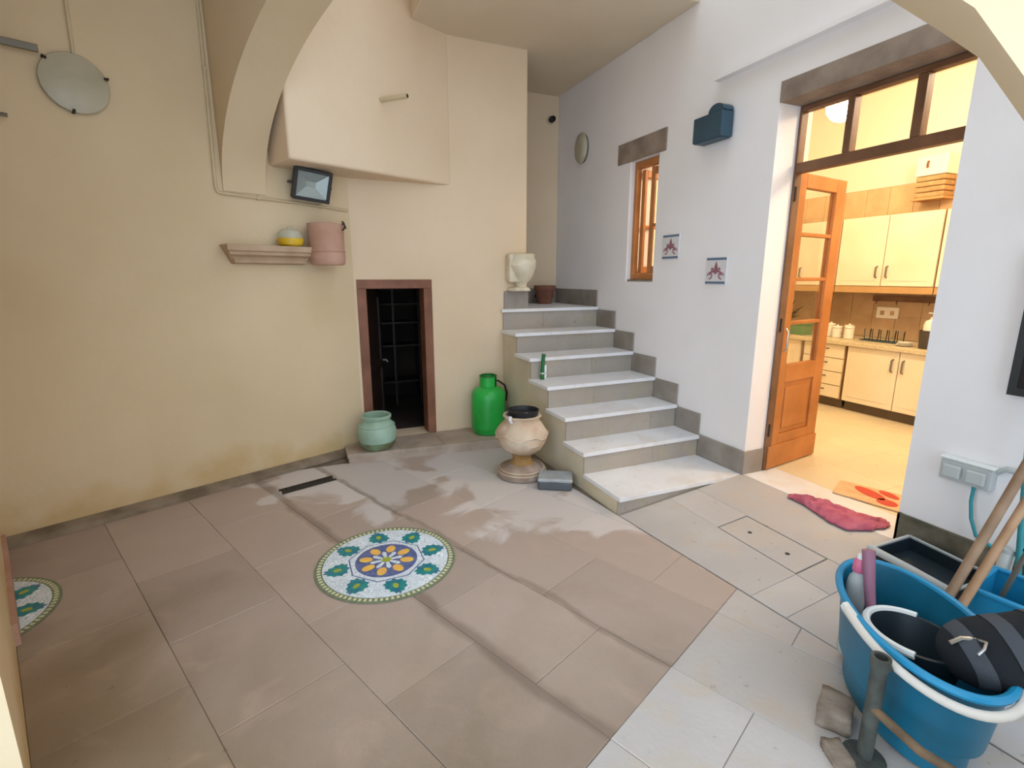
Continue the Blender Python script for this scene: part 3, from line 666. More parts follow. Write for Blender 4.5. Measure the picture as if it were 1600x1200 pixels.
# ------------------------------------------------------------------ things by the back wall and stairs
g = thing('gas_cylinder', 'green gas cylinder standing on the plinth by the stairs', 'gas cylinder', (1.578, 4.225, .08))
MB().lathe([(.125, 0), (.14, .012), (.14, .03), (.155, .05), (.158, .07), (.158, .34), (.15, .385), (.12, .42), (.07, .44), (.03, .445)], 40).build('cylinder_body', 'green_paint', g, smooth=True)
MB().lathe([(.128, -.0), (.132, 0), (.132, .02), (.128, .02)], 40).build('foot_ring', 'green_dark', g, smooth=True)
vs = []
cl = MB()
for k in range(25):
    a = math.radians(-70+k*340/24+30)
    vs += [(.078*math.cos(a), .078*math.sin(a), .425), (.078*math.cos(a), .078*math.sin(a), .535), (.072*math.cos(a), .072*math.sin(a), .535), (.072*math.cos(a), .072*math.sin(a), .425)]
fs = []
for k in range(24):
    for q in range(4): fs.append((4*k+q, 4*k+(q+1) % 4, 4*k+4+(q+1) % 4, 4*k+4+q))
cl.add(vs, fs).build('valve_collar', 'green_paint', g, smooth=True)
MB().tube([(.075*math.cos(a/20*6.283), .075*math.sin(a/20*6.283), .535) for a in range(20)], .007, 8, closed=True).build('collar_rim', 'green_dark', g, smooth=True)
MB().lathe([(.025, .44), (.025, .47), (.015, .475), (.015, .51), (.028, .512), (.028, .525)], 16).build('valve', 'grey_metal', g, smooth=True)
MB().tube([(.02, -.01, .49), (.09, -.03, .485), (.15, -.03, .44), (.18, -.01, .36), (.19, .03, .28), (.16, .10, .24), (.10, .16, .235)], .009, 8).build('hose', 'black_rubber', g, smooth=True)

gp = thing('glazed_pot', 'pale green glazed round pot beside the cellar door', 'pot', (.555, 4.165, .08))
MB().lathe([(.08, 0), (.10, .005), (.135, .045), (.158, .10), (.163, .15), (.148, .20), (.122, .235), (.112, .25), (.112, .262), (.123, .27), (.124, .29), (.116, .297), (.104, .29), (.100, .25), (.13, .18), (.10, .06), (.02, .04)], 44).build('pot_body', 'glazed_green', gp, smooth=True)
MB().lathe([(.081, -.0005), (.103, .004), (.141, .049), (.152, .075), (.1, .075), (.05, .01)], 44).build('bare_foot', 'glazed_green_foot', gp, smooth=True)
MB().lathe([(.146, .205), (.150, .209), (.146, .215)], 44).build('shoulder_ring', 'glazed_green', gp, smooth=True)

u = thing('stone_urn', 'tall stone urn with a dark dish in its mouth beside the stairs', 'urn', (1.515, 3.335, 0))
MB().lathe([(.165, 0), (.185, .006), (.19, .025), (.186, .045), (.176, .05), (.176, .062), (.166, .072), (.13, .085), (.09, .10), (.075, .11)], 40).build('base', 'urn_base', u, smooth=True)
for z_, r_ in ((.048, .183), (.066, .173)): MB().tube([(r_*math.cos(k*.2618), r_*math.sin(k*.2618), z_) for k in range(24)], .006, 6, closed=True).build('base_ring', 'urn_stone', u, smooth=True)
MB().lathe([(.09, .10), (.075, .125), (.068, .15), (.078, .172), (.084, .18)], 32).build('stem', 'urn_stem', u, smooth=True)
ub = MB().lathe([(.07, .178), (.10, .19), (.15, .225), (.183, .275), (.192, .325), (.182, .372), (.155, .41), (.13, .432), (.125, .45), (.132, .468), (.142, .475), (.14, .482), (.12, .482), (.115, .44), (.14, .36), (.10, .25), (.02, .22)], 56)
def crust(mb, c, amp, sc):
    out = []
    for v in mb.v:
        p = Vector(v); d = Vector((p.x-c[0], p.y-c[1], 0)); l = d.length
        if l > .03: p += d/l*amp*noise.noise(p*sc)
        out.append(tuple(p))
    mb.v = out; return mb
crust(ub, (0, 0), .014, 16).build('bowl', 'urn_stone', u, smooth=True)
MB().tube([(.196*math.cos(a*.3), .196*math.sin(a*.3), .335+.018*math.sin(a*1.7)) for a in range(21)], .008, 6, closed=True).build('garland', 'urn_stone', u, smooth=True)
MB().tube([(-.118, -.075, .45), (-.135, -.085, .475), (-.128, -.08, .50)], .013, 8).build('chipped_lug', 'tile_white', u, smooth=True)
dd = thing('dark_dish', 'round black dish resting in the mouth of the urn', 'dish', (1.525, 3.335, .470))
MB().lathe([(.095, 0), (.112, .01), (.118, .045), (.121, .05), (.114, .052), (.106, .02), (.02, .012)], 36).build('dish_body', 'black_plastic', dd, smooth=True)
for x, w_ in ((-.06, .03), (-.025, .018), (.0, .022)): box(x, x+w_, -.04, -.03, .013, .03).build('scrap', 'tile_white', dd)
bx = thing('plastic_box', 'flat grey plastic box lying on the floor beside the urn', 'box', (1.648, 3.035, 0), math.radians(-30))
box(-.122, .122, -.088, .088, 0, .065).build('box_body', 'box_body', bx, bevel=.015, seg=3)
box(-.125, .125, -.091, .091, .06, .088).build('lid', 'box_lid', bx, bevel=.012, seg=3)
box(-.03, .03, -.095, -.087, .035, .065).build('latch', 'box_body', bx)
bt = thing('green_brush', 'slim green handled scrubbing brush standing on a stair tread', 'brush', (1.885, 3.735, .648))
MB().tube([(0, 0, .0), (.002, 0, .09), (.006, 0, .18), (.012, 0, .215)], [.018, .017, .015, .018], 12).build('handle', 'green_dark', bt, smooth=True)
box(.014, .034, -.012, .012, .005, .12).build('bristles', 'white_plastic', bt, bevel=.003)
box(-.017, .022, -.019, .019, .045, .06).build('band', 'grey_plastic', bt)
cs = thing('stone_corbel', 'carved pale limestone bowl fixed at the wall end above the stairs', 'corbel', (1.965, 4.385, 1.366))
cb = MB().lathe([(.065, 0), (.07, .02), (.055, .05), (.06, .075), (.09, .11), (.125, .17), (.14, .23), (.14, .275), (.125, .30), (.12, .335), (.10, .342), (.02, .342)], 40, c=(.015, -.0, 0))
crust(cb, (.015, 0), .022, 11).build('bowl', 'limestone', cs, smooth=True)
box(-.13, -.01, -.06, .033, .08, .335).build('back_block', 'limestone', cs, bevel=.015, seg=3)
crust(MB().lathe([(.10, -.001), (.115, .008), (.10, .03), (.06, .035)], 24, c=(-.01, -.0, 0)), (0, 0), .012, 20).build('mortar_bed', 'limestone', cs, smooth=True)
lpt = thing('clay_pot', 'dark terracotta flower pot on the landing at the stair head', 'pot', (2.60, 5.12, 1.2))
MB().lathe([(.075, 0), (.105, .15), (.12, .152), (.122, .20), (.11, .202), (.1, .16), (.02, .15)], 32).build('pot_body', 'terracotta_dark', lpt, smooth=True)
MB().lathe([(.103, .150), (.103, .172), (.02, .178)], 28).build('soil', 'soil', lpt, smooth=True)
for k in range(6):
    a = k*1.05; MB().tube([(.1*math.cos(a), .1*math.sin(a), .07), (.105*math.cos(a+.25), .105*math.sin(a+.25), .10), (.103*math.cos(a+.5), .103*math.sin(a+.5), .07)], .006, 6).build('relief_swag', 'terracotta_dark', lpt, smooth=True)

# ------------------------------------------------------------------ cloth and mat at the door
top = [(2.835, 2.065), (2.90, 1.985), (2.935, 1.90), (2.955, 1.80), (2.965, 1.70), (3.0, 1.62), (3.02, 1.575)]
bot = [(2.80, 2.05), (2.79, 1.93), (2.765, 1.83), (2.735, 1.73), (2.735, 1.62), (2.83, 1.56), (2.96, 1.535)]
def along(P, t):
    t = t*(len(P)-1); i = min(int(t), len(P)-2); f = t-i; return (P[i][0]*(1-f)+P[i+1][0]*f, P[i][1]*(1-f)+P[i+1][1]*f)
nu, nv = 44, 16; vs = []; fs = []
for i in range(nu+1):
    a = along(top, i/nu); b = along(bot, i/nu)
    for j in range(nv+1):
        f = j/nv; x = a[0]*(1-f)+b[0]*f; y = a[1]*(1-f)+b[1]*f
        x += .012*noise.noise(Vector((i*.5, j*.4, 1))); y += .012*noise.noise(Vector((i*.5, j*.4, 9)))
        z0 = .122 if x > XR-.02 else rampz(x, y)+.002
        edge = min(1, 4*min(f, 1-f)+.15, 6*min(i/nu, 1-i/nu)+.15)
        z = z0+.003+edge*(.010+.016*abs(math.sin(f*9+i*.12+2*noise.noise(Vector((i*.12, j*.1, 3)))))+.014*(.5+noise.noise(Vector((i*.33, j*.3, 5)))))
        vs.append((x, y, z))
for i in range(nu):
    for j in range(nv):
        q = i*(nv+1)+j; fs.append((q, q+1, q+nv+2, q+nv+1))
ck = MB().add(vs, fs).build('floor_cloth', 'red_cloth', smooth=True); so = ck.modifiers.new('thick', 'SOLIDIFY'); so.thickness = .003; so.offset = 1
tag(ck, 'crumpled dark red cloth lying across the kitchen threshold', 'cloth')
mt = thing('door_mat', 'cream door mat with red patches just inside the kitchen', 'mat')
MB().plan([(3.36, 2.09), (3.50, 1.72), (3.22, 1.60), (3.12, 1.98)], .1215, .131).build('mat_body', 'mat_pale', mt, bevel=.003)
for cx, cy, rx, ry_ in ((3.32, 1.87, .05, .11), (3.27, 1.735, .05, .06), (3.40, 1.80, .035, .07)):
    MB().lathe([(1, 0), (1, .002)], 20, (cx, cy, .1305), rx, ry_, -.3).build('red_patch', 'mat_red', mt)

# ------------------------------------------------------------------ clutter by the right edge
RB = math.atan2(.812, .583)
tb = thing('mop_bucket', 'large oval blue plastic bucket in the near right corner', 'bucket', (1.863, .846, .004), RB)
A_, B_ = .35, .19
def oval(sc, z, n=56, da=0, db=0): return [((A_*sc+da)*math.cos(2*math.pi*k/n), (B_*sc+db)*math.sin(2*math.pi*k/n), z) for k in range(n)]
rings = [oval(.74, .0), oval(.78, .004), oval(.80, .10), oval(.90, .12), oval(.985, .345), oval(1, .352), oval(1, .36), oval(.965, .36), oval(.95, .34), oval(.87, .125), oval(.76, .10), oval(.73, .02), oval(.1, .02)]
vs = [v for r in rings for v in r]; n = 56; fs = []
for i in range(len(rings)-1):
    for k in range(n): fs.append((i*n+k, i*n+(k+1) % n, (i+1)*n+(k+1) % n, (i+1)*n+k))
fs += [tuple(range(n))[::-1], tuple(range((len(rings)-1)*n, len(rings)*n))]
MB().add(vs, fs).build('bucket_body', 'blue_plastic_shaded', tb, smooth=True)
MB().tube(oval(1.0, .357, 56, .004, .004), .013, 8, closed=True).build('rim', 'blue_plastic_bright', tb, smooth=True)
hd = []
for k in range(0, 29):
    a = math.radians(92+k*(140)/28); hd.append(((A_+.03)*math.cos(a), (B_+.022)*math.sin(a), .362-.035*math.sin(math.pi*k/28)))
MB().tube(hd, .014, 10).build('carry_handle', 'handle_plastic', tb, smooth=True)
MB().tube([((A_+.0)*math.cos(math.radians(x)), (B_+.01)*math.sin(math.radians(x)), .35) for x in (86, 98)], .02, 8).build('handle_lug', 'white_plastic', tb, smooth=True)
MB().tube([((A_+.0)*math.cos(math.radians(x)), (B_+.01)*math.sin(math.radians(x)), .35) for x in (224, 236)], .02, 8).build('handle_lug', 'white_plastic', tb, smooth=True)
Mb = Matrix.Translation((1.863, .846, .004)) @ Matrix.Rotation(RB, 4, 'Z')
def inb(x, y, z): return tuple(Mb @ Vector((x, y, z)))
# spray bottle and brush handle in the bucket
sbt = thing('detergent_bottle', 'clear bottle with pink cap standing inside the blue bucket', 'bottle', inb(.225, .085, .025))
MB().lathe([(.03, 0), (.034, .008), (.034, .30), (.028, .33), (.018, .345), (.018, .355)], 24).build('bottle_body', 'grey_plastic', sbt, smooth=True)
MB().lathe([(.021, .355), (.023, .36), (.021, .40), (.014, .41)], 20).build('cap', 'pink_plastic', sbt, smooth=True)
MB().lathe([(.013, .41), (.011, .425), (.004, .43)], 16).build('cap_tip', 'white_plastic', sbt, smooth=True)
bh = thing('scrubbing_brush', 'mauve brush handle leaning up out of the blue bucket', 'brush')
MB().tube([inb(.10, .045, .06), inb(.125, .06, .2), inb(.165, .07, .36), inb(.20, .075, .485)], [.016, .016, .019, .022], 12).build('handle', 'mauve_plastic', bh, smooth=True)
p = inb(.10, .045, .026); MB().lathe([(.03, 0), (.045, .02), (.04, .06), (.018, .07)], 20, p).build('brush_head', 'white_plastic', bh, smooth=True)
# dark basin with white rim
dbn = thing('dark_basin', 'dark basin with a thick white rim lying in the blue bucket', 'basin'); dbn.matrix_basis = Mb @ Matrix.Translation((-.05, .01, .165)) @ Matrix.Rotation(math.radians(7), 4, 'Y')
MB().lathe([(.09, 0), (.10, .005), (.125, .14), (.13, .15), (.118, .15), (.09, .02), (.01, .015)], 36, sx=1.25, sy=1).build('basin_body', 'basin_dark', dbn, smooth=True)
MB().tube([(.1625*math.cos(-.6+a*.11), .13*math.sin(-.6+a*.11), .15) for a in range(30)], .013, 8).build('rim', 'white_plastic', dbn, smooth=True)
# striped bag
bagc = thing('striped_bag', 'black and grey striped cloth bag stuffed in the blue bucket', 'bag'); bagc.matrix_basis = Matrix.Translation((1.90, .605, .405)) @ Matrix.Rotation(math.radians(-38), 4, 'Z') @ Matrix.Rotation(math.radians(-22), 4, 'Y') @ Matrix.Scale(1.12, 4)
nu, nv = 40, 22
def bagpt(u, v, off=0):
    x = -.17+.34*u; e = max(.0, 1-abs(2*u-1)**3.2)**.5; a = 2*math.pi*v
    rz = (.085+off)*e; ryy = (.105+off)*e
    wob = 1+.10*noise.noise(Vector((x*9, math.cos(a)*2, math.sin(a)*2)))
    return (x, ryy*math.cos(a)*wob, rz*math.sin(a)*wob)
vs = [bagpt(i/nu, j/nv) for i in range(nu+1) for j in range(nv)]; fs = []
for i in range(nu):
    for j in range(nv): fs.append((i*nv+j, i*nv+(j+1) % nv, (i+1)*nv+(j+1) % nv, (i+1)*nv+j))
MB().add(vs, fs).build('bag_body', 'cloth_black', bagc, smooth=True)
for u0 in (.13, .40, .67):
    vs = [bagpt(u0+.11*i/6, j/nv, .002) for i in range(7) for j in range(nv)]; fs = []
    for i in range(6):
        for j in range(nv): fs.append((i*nv+j, i*nv+(j+1) % nv, (i+1)*nv+(j+1) % nv, (i+1)*nv+j))
    MB().add(vs, fs).build('grey_stripe', 'cloth_grey', bagc, smooth=True)
p = bagpt(.16, .30, .004)
MB().tube([(p[0]-.03, p[1], p[2]), (p[0], p[1]+.006, p[2]+.004), (p[0]+.03, p[1], p[2])], .006, 6).build('buckle', 'steel', bagc, smooth=True)
MB().tube([(p[0]+.03, p[1]-.0, p[2]), (p[0]+.04, p[1]-.03, p[2]+.012), (p[0]+.02, p[1]-.06, p[2]+.018), (p[0]+.0, p[1]-.07, p[2]+.014)], .0035, 6).build('zip_pull', 'steel', bagc, smooth=True)
# dark tray with pale rim against the wall
cr = thing('storage_crate', 'dark open tray with pale grey rim below the wall socket', 'tray', (2.675, 1.195, .104), math.radians(-8)); cr.rotation_euler.y = -.12
W_, D_, H_ = .12, .185, .075
for nm, b in (('side', (-W_, -W_+.012, -D_, D_, 0, H_)), ('side', (W_-.012, W_, -D_, D_, 0, H_)), ('side', (-W_+.012, W_-.012, -D_, -D_+.012, 0, H_)), ('side', (-W_+.012, W_-.012, D_-.012, D_, 0, H_)), ('base', (-W_+.012, W_-.012, -D_+.012, D_-.012, 0, .012))):
    box(*b).build(nm, 'basin_dark', cr)
MB().tube([(-W_-.008, -D_-.01, H_), (-W_-.012, 0, H_+.006), (-W_-.008, D_+.01, H_)], .019, 10).build('rim', 'grey_plastic', cr, smooth=True)
box(-W_, W_, D_-.006, D_+.008, H_, H_+.008).build('rim', 'grey_plastic', cr); box(-W_, W_, -D_-.008, -D_+.006, H_, H_+.008).build('rim', 'grey_plastic', cr); box(W_-.006, W_+.006, -D_, D_, H_, H_+.008).build('rim', 'grey_plastic', cr)
# second, square blue bucket
b2 = thing('square_bucket', 'square bright blue bucket behind the mop handles', 'bucket', (2.45, .80, .08), math.radians(8))
for nm, b in (('side', (-.13, -.122, -.11, .11, 0, .24)), ('side', (.122, .13, -.11, .11, 0, .24)), ('side', (-.122, .122, -.11, -.102, 0, .24)), ('side', (-.122, .122, .102, .11, 0, .24)), ('base', (-.122, .122, -.102, .102, 0, .01))):
    box(*b).build(nm, 'blue_plastic_bright', b2)
for b in ((-.14, -.118, -.12, .12, .24, .255), (.118, .14, -.12, .12, .24, .255), (-.118, .118, -.12, -.098, .24, .255), (-.118, .118, .098, .12, .24, .255)): box(*b).build('rim', 'blue_plastic_bright', b2, bevel=.004)
def pole(name, label, cat, a, b, r, m, extra=None):
    t = thing(name, label, cat); MB().tube([a, b], r, 12).build('handle', m, t, smooth=True)
    return t
mp = pole('mop', 'brown wooden mop handle leaning on the right wall, upper of the pair', 'mop', (2.10, .925, .10), (2.790, .858, 1.272), .017, 'broom_wood')
MB().lathe([(.022, 0), (.030, .02), (.026, .06), (.018, .075)], 16, (2.093, .928, .045)).build('mop_head', 'cloth_grey', mp, smooth=True)
br_ = pole('broom', 'paler wooden broom handle leaning on the right wall, lower of the pair', 'broom', (2.13, .873, .182), (2.790, .855, 1.007), .016, 'broom_wood_pale')
MB().box(2.105, 2.155, .835, .898, .05, .19).build('broom_head', 'red_cloth', br_, bevel=.01)
wp = pole('plastic_pipe', 'white plastic pipe standing between the tray and the square blue bucket', 'pipe', (2.695, .955, .10), (2.705, .950, .365), .026, 'white_plastic')
MB().tube([(2.7043, .9503, .352), (2.7053, .9498, .371)], .030, 14).build('pipe_collar', 'grey_plastic', wp, smooth=True)
tq = pole('broom', 'teal plastic broom handle upright at the right edge', 'broom', (2.665, .882, .20), (2.795, 1.02, 1.07), .012, 'teal_plastic')
MB().tube([(2.662, .879, .17), (2.668, .885, .22)], .016, 10).build('ferrule', 'grey_plastic', tq, smooth=True)
MB().box(2.625, 2.70, .80, .915, .10, .18).build('broom_head', 'teal_plastic', tq, bevel=.008)
sq = thing('metal_rod', 'thin grey metal rod standing in the square blue bucket', 'rod')
MB().tube([(2.41, .875, .095), (2.40, .79, .52)], .009, 10).build('rod', 'grey_metal', sq, smooth=True)
MB().tube([(2.40, .792, .51), (2.399, .786, .54)], .013, 10).build('end_cap', 'black_rubber', sq, smooth=True)
# metal pipe stand in front of the bucket
ps = thing('pipe_stand', 'grey metal pipe post with rusty cross bar before the blue bucket', 'stand')
pb = (1.545, .765)
seg = 20; vs = []; fs = []
for z, r in ((0, .022), (.34, .022), (.34, .027), (.375, .027), (.375, .018), (.25, .017)):
    for k in range(seg): vs.append((pb[0]+r*math.cos(2*math.pi*k/seg), pb[1]+r*math.sin(2*math.pi*k/seg), z))
for i in range(5):
    for k in range(seg): fs.append((i*seg+k, i*seg+(k+1) % seg, (i+1)*seg+(k+1) % seg, (i+1)*seg+k))
fs += [tuple(range(seg))[::-1], tuple(range(5*seg, 6*seg))]
MB().add(vs, fs).build('post', 'pipe_metal', ps, smooth=True)
MB().tube([(pb[0]-.005, pb[1]+.01, .20), (1.52, .62, .19), (1.56, .50, .18)], .014, 10).build('cross_bar', 'pipe_rusty', ps, smooth=True)
MB().tube([(pb[0]+.02, pb[1], .335), (1.60, .735, .335), (1.62, .70, .33)], .010, 8).build('hook', 'pipe_metal', ps, smooth=True)
MB().tube([(1.56, .50, 0), (1.56, .50, .2)], .014, 10).build('rear_post', 'pipe_rusty', ps, smooth=True)
MB().lathe([(.06, 0), (.06, .01), (.03, .014)], 20, (pb[0], pb[1], .001)).build('foot_plate', 'pipe_metal', ps, smooth=True)
def rock(label, x, y, z, sx, sy, sz, rz, m='rubble', name='stone_block'):
    bm = bmesh.new(); bmesh.ops.create_cube(bm, size=1); bmesh.ops.subdivide_edges(bm, edges=bm.edges, cuts=4, use_grid_fill=True)
    for v in bm.verts:
        p_ = v.co.copy(); v.co += v.co.normalized()*(.10*noise.noise(p_*3+Vector((x*9, y*9, 0)))-.06*(p_.length-.5))
        v.co = Vector((v.co.x*sx, v.co.y*sy, (v.co.z+.5)*sz))
    me = bpy.data.meshes.new(name); bm.to_mesh(me); bm.free(); me.materials.append(MATS[m])
    for p_ in me.polygons: p_.use_smooth = True
    o = bpy.data.objects.new(name, me); col.objects.link(o); o.location = (x, y, z); o.rotation_euler.z = rz
    return tag(o, label, 'stone')
rock('rough broken stone block at the foot of the pipe post', 1.60, .90, -.002, .13, .10, .07, .5)
rock('small stone fragment on the pale floor left of the pipe post', 1.47, .80, -.002, .09, .06, .035, 1.1)

# ------------------------------------------------------------------ kitchen
CXF = 5.25
def cab_door(parent, x, y0, y1, z0, z1, hy, hz0, hz1):
    d = box(x-.018, x, y0+.004, y1-.004, z0, z1).build('door', 'laminate', parent, bevel=.003)
    box(x-.021, x-.018, y0+.05, y1-.05, z0+.05, z1-.05).build('door_panel', 'laminate', d, bevel=.002)
    MB().tube([(x-.018, hy, hz0), (x-.042, hy, hz0+.008), (x-.042, hy, hz1-.008), (x-.018, hy, hz1)], .008, 8).build('handle', 'grey_metal', d, smooth=True)
def base_unit(label, y0, y1, splits, drawers=None):
    t = thing('base_cabinet', label, 'cabinet', (0, 0, 0), 0, 'kitchen base cabinets')
    box(CXF, 5.84, y0, y1, .22, .80).build('carcass', 'laminate_edge', t)
    box(CXF+.05, CXF+.07, y0, y1, .12, .22).build('kick_board', 'kick_dark', t)
    if drawers:
        for z0, z1 in drawers:
            d = box(CXF-.018, CXF, y0+.003, y1-.003, z0+.004, z1-.004).build('drawer', 'laminate', t, bevel=.003)
            MB().tube([(CXF-.018, (y0+y1)/2-.06, z1-.05), (CXF-.036, (y0+y1)/2-.055, z1-.05), (CXF-.036, (y0+y1)/2+.055, z1-.05), (CXF-.018, (y0+y1)/2+.06, z1-.05)], .005, 6).build('handle', 'dark_iron', d, smooth=True)
    for a, b, hy in splits: cab_door(t, CXF, a, b, .225, .795, hy, .60, .72)
    return t
base_unit('cream drawer unit under the kitchen worktop', 3.40, 3.86, [], [(.225, .36), (.36, .505), (.505, .65), (.65, .798)])
base_unit('cream double door base cabinet under the kitchen worktop', 2.38, 3.37, [(2.38, 2.875, 2.83), (2.875, 3.37, 2.925)])
base_unit('cream base cabinet at the left end of the kitchen run', 3.90, 4.72, [(3.90, 4.31, 4.26), (4.31, 4.72, 4.36)])
base_unit('cream base cabinet at the right end of the kitchen run', 1.40, 2.35, [(1.40, 1.875, 1.83), (1.875, 2.35, 1.92)])
tag(box(5.20, 5.84, 1.4, 4.72, .80, .845).build('worktop', 'counter_top', bevel=.006), 'long pale stone worktop over the kitchen cabinets', 'worktop')
def wall_unit(label, y0, y1):
    t = thing('wall_cabinet', label, 'cabinet', (0, 0, 0), 0, 'kitchen wall cabinets'); ym = (y0+y1)/2
    box(5.50, 5.84, y0+.002, y1-.002, 1.40, 2.10).build('carcass', 'laminate_edge', t)
    cab_door(t, 5.5, y0, ym, 1.405, 2.095, ym-.05, 1.49, 1.60); cab_door(t, 5.5, ym, y1, 1.405, 2.095, ym+.05, 1.49, 1.60)
    box(5.49, 5.51, y0, y1, 1.335, 1.40).build('pelmet', 'laminate_edge', t)
wall_unit('cream wall cabinet over the worktop with two handles in view', 2.83, 3.77)
wall_unit('cream wall cabinet behind the open door leaf', 3.78, 4.72)
wall_unit('cream wall cabinet at the right of the kitchen', 1.88, 2.82)
bs = struct(box(5.842, 5.849, 1.4, 4.74, .845, 2.42).build('trim_2', 'backsplash'), 'tan tiled splashback with border above the cabinets')
for k in range(14):
    box(5.834, 5.842, 1.42+.236*k+.002, 1.42+.236*(k+1)-.002, 2.135, 2.415).build('border_tile', 'border_tile', bs)
    if True:
        for z0 in (.85, 1.09): box(5.836, 5.842, 1.42+.236*k+.002, 1.42+.236*(k+1)-.002, z0, z0+.236).build('wall_tile', 'backsplash', bs)
rl = thing('utensil_rail', 'dark wooden rail fixed under the wall cabinet', 'rail', (0, 0, 0))
box(5.81, 5.836, 2.5, 3.55, 1.24, 1.30).build('rail', 'wood_brown', rl); 
for y in (2.7, 3.0, 3.3, 3.5): MB().tube([(5.81, y, 1.25), (5.795, y, 1.23), (5.80, y, 1.215)], .004, 6).build('hook', 'dark_iron', rl)
so_ = thing('wall_socket', 'cream double wall socket on the kitchen splashback', 'socket', (5.836, 3.39, 1.12))
box(-.012, 0, -.11, .11, -.06, .06).build('plate', 'ceramic', so_, bevel=.003)
for y in (-.05, .05): box(-.014, -.012, y-.02, y+.02, -.025, .02).build('outlet', 'backsplash', so_)
for i, (x, y, h) in enumerate(((5.50, 3.765, .12), (5.46, 3.66, .10), (5.52, 3.57, .115), (5.44, 3.515, .11))):
    t = thing('storage_jar', ['white lidded jar at the left end of the worktop row', 'shorter white jar, second in the worktop row', 'white jar third in the worktop row', 'white jar at the right end of the worktop row'][i], 'jar', (x, y, .845), 0, 'white jars on the worktop')
    MB().lathe([(.04, 0), (.046, .006), (.046, h), (.04, h+.006)], 24).build('jar_body', 'ceramic', t, smooth=True)
    MB().lathe([(.047, h+.006), (.049, h+.012), (.044, h+.025), (.012, h+.028), (.012, h+.04)], 24).build('lid', 'ceramic', t, smooth=True)
ry_ = thing('glass_tray', 'blue-grey tray carrying a row of glasses on the worktop', 'tray', (5.50, 3.20, .845))
box(-.06, .06, -.20, .20, 0, .012).build('tray_base', 'teal_metal', ry_, bevel=.004)
for k in range(5):
    t = thing('drinking_glass', ['rightmost clear drinking glass in the row on the tray', 'second clear glass from the right on the tray', 'middle clear glass of the five on the tray', 'second clear glass from the left on the tray', 'leftmost clear drinking glass in the row on the tray'][k], 'glass', (5.50, 3.04+.08*k, .857), 0, 'glasses on the tray')
    MB().lathe([(.024, 0), (.028, .004), (.032, .11), (.0305, .11), (.026, .008), (.004, .006)], 20).build('glass_body', 'clear_glass', t, smooth=True)
wbq = thing('soap_bottle', 'pale pump bottle in a dark holder on the worktop', 'bottle', (5.36, 2.72, .845))
MB().lathe([(.07, 0), (.075, .005), (.085, .17), (.08, .17), (.07, .01), (.01, .008)], 28).build('holder', 'dark_pot', wbq, smooth=True)
MB().lathe([(.06, .01), (.062, .22), (.05, .255), (.02, .27), (.02, .29)], 28).build('bottle_body', 'ceramic', wbq, smooth=True)
MB().tube([(0, 0, .29), (0, 0, .325), (0, .04, .325)], .007, 8).build('pump', 'grey_plastic', wbq, smooth=True)
dc = thing('stacked_dishes', 'pile of cream saucers beside the pump bottle', 'dishes', (5.36, 2.92, .845))
for k in range(3): MB().lathe([(.04, 0), (.075-.008*k, .012), (.073-.008*k, .014), (.03, .006)], 24, (0, 0, .012*k)).build('saucer', 'ceramic', dc, smooth=True)
hb = thing('hanging_box', 'white topped tan woven box hung high on the kitchen wall', 'box', (5.84, 3.09, 2.24))
box(-.20, 0, -.13, .13, .20, .38).build('white_top', 'ceramic', hb, bevel=.006)
for k in range(4): box(-.19, 0, -.125, .125, .05*k+.002, .05*k+.048).build('woven_tier', 'basket', hb, bevel=.012)
MB().tube([(-.205, .03, .33), (-.215, .03, .30), (-.21, .03, .27)], .01, 6).build('knob', 'wood_red', hb)
box(-.21, 0, -.14, .14, -.022, 0).build('bottom_board', 'laminate_edge', hb)
fs_ = thing('wall_shelf', 'short wooden shelf on the kitchen wall seen through the door glass', 'shelf', (0, 0, 0))
box(4.65, 5.45, 4.55, 4.748, 1.70, 1.735).build('board', 'wood_brown', fs_); box(4.7, 4.73, 4.6, 4.748, 1.58, 1.70).build('bracket', 'wood_brown', fs_); box(5.35, 5.38, 4.6, 4.748, 1.58, 1.70).build('bracket', 'wood_brown', fs_)
kp = thing('potted_plant', 'dark leafy pot plant seen through the glazed door leaf', 'plant', (5.42, 4.30, .845))
MB().lathe([(.06, 0), (.085, .13), (.09, .13), (.09, .15), (.08, .15), (.07, .12), (.01, .12)], 24).build('pot', 'terracotta_dark', kp, smooth=True)
rnd = random.Random(3)
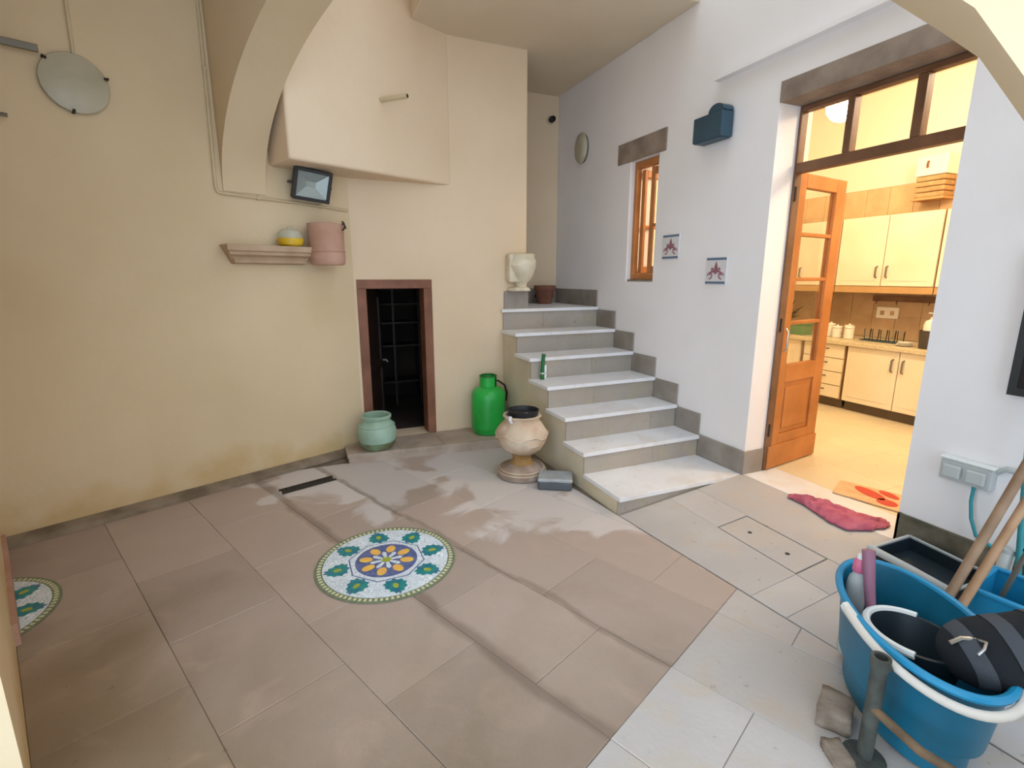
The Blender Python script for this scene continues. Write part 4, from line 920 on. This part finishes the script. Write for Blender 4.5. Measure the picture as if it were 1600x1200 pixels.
for k in range(26):
    a = rnd.uniform(0, 6.28); e = rnd.uniform(.3, 1.3); L_ = rnd.uniform(.16, .30)
    d = Vector((math.cos(a)*math.cos(e), math.sin(a)*math.cos(e), math.sin(e))); sd_ = Vector((-math.sin(a), math.cos(a), 0))
    P = Vector((0, 0, .13)); q1 = P+d*L_*.5+Vector((0, 0, .02)); q2 = P+d*L_
    MB().add([P, q1+sd_*.035, q2, q1-sd_*.035, q1+Vector((0, 0, .012))], [(0, 1, 4), (1, 2, 4), (2, 3, 4), (3, 0, 4), (0, 3, 2, 1)]).build('leaf', 'leaf_green', kp)
gt = thing('biscuit_tin', 'green tin on the worktop behind the open door leaf', 'tin', (5.36, 4.02, .845))
box(-.08, .08, -.09, .09, 0, .11).build('tin_body', 'green_tin', gt, bevel=.01); box(-.083, .083, -.093, .093, .11, .135).build('lid', 'green_tin', gt, bevel=.006)
# kitchen ceiling lamp
def kitchen_lamp(x, y, z, power, label):
    k = thing('ceiling_lamp', label, 'lamp', (x, y, z))
    MB().lathe([(.06, 3.4-z-.02), (.06, 3.4-z-.001)], 24).build('ceiling_rose', 'white_plastic', k, smooth=True)
    MB().tube([(0, 0, .12), (0, 0, 3.4-z-.02)], .006, 8).build('stem', 'steel', k)
    MB().lathe([(.02, -.12), (.07, -.10), (.11, -.05), (.12, 0), (.11, .05), (.07, .10), (.03, .12)], 28).build('globe', 'bulb', k, smooth=True)
    ld = bpy.data.lights.new('lamp_light', 'POINT'); ld.energy = power; ld.color = (1, .79, .56); ld.shadow_soft_size = .12
    lo = bpy.data.objects.new('lamp_light', ld); col.objects.link(lo); lo.location = (0, 0, -.26); lo.parent = k
kitchen_lamp(4.25, 3.05, 2.86, 26, 'bright globe lamp hanging in the kitchen behind the transom')
kitchen_lamp(4.1, 1.55, 3.1, 56, 'globe lamp by the right wall of the kitchen')
# dark things on shelves in the cellar
ck_ = thing('cellar_rack', 'dark rack with faint grey trays in the back of the cellar', 'rack')
for x in (.70, .98, 1.26): box(x-.012, x+.012, 5.55, 5.58, .08, 1.5).build('upright', 'wood_dark', ck_)
for z in (.35, .75, 1.0, 1.2, 1.36): box(.69, 1.27, 5.50, 5.80, z, z+.018).build('shelf', 'wood_dark' if z < 1.1 else 'dark_iron', ck_)
bpy.context.view_layer.update()
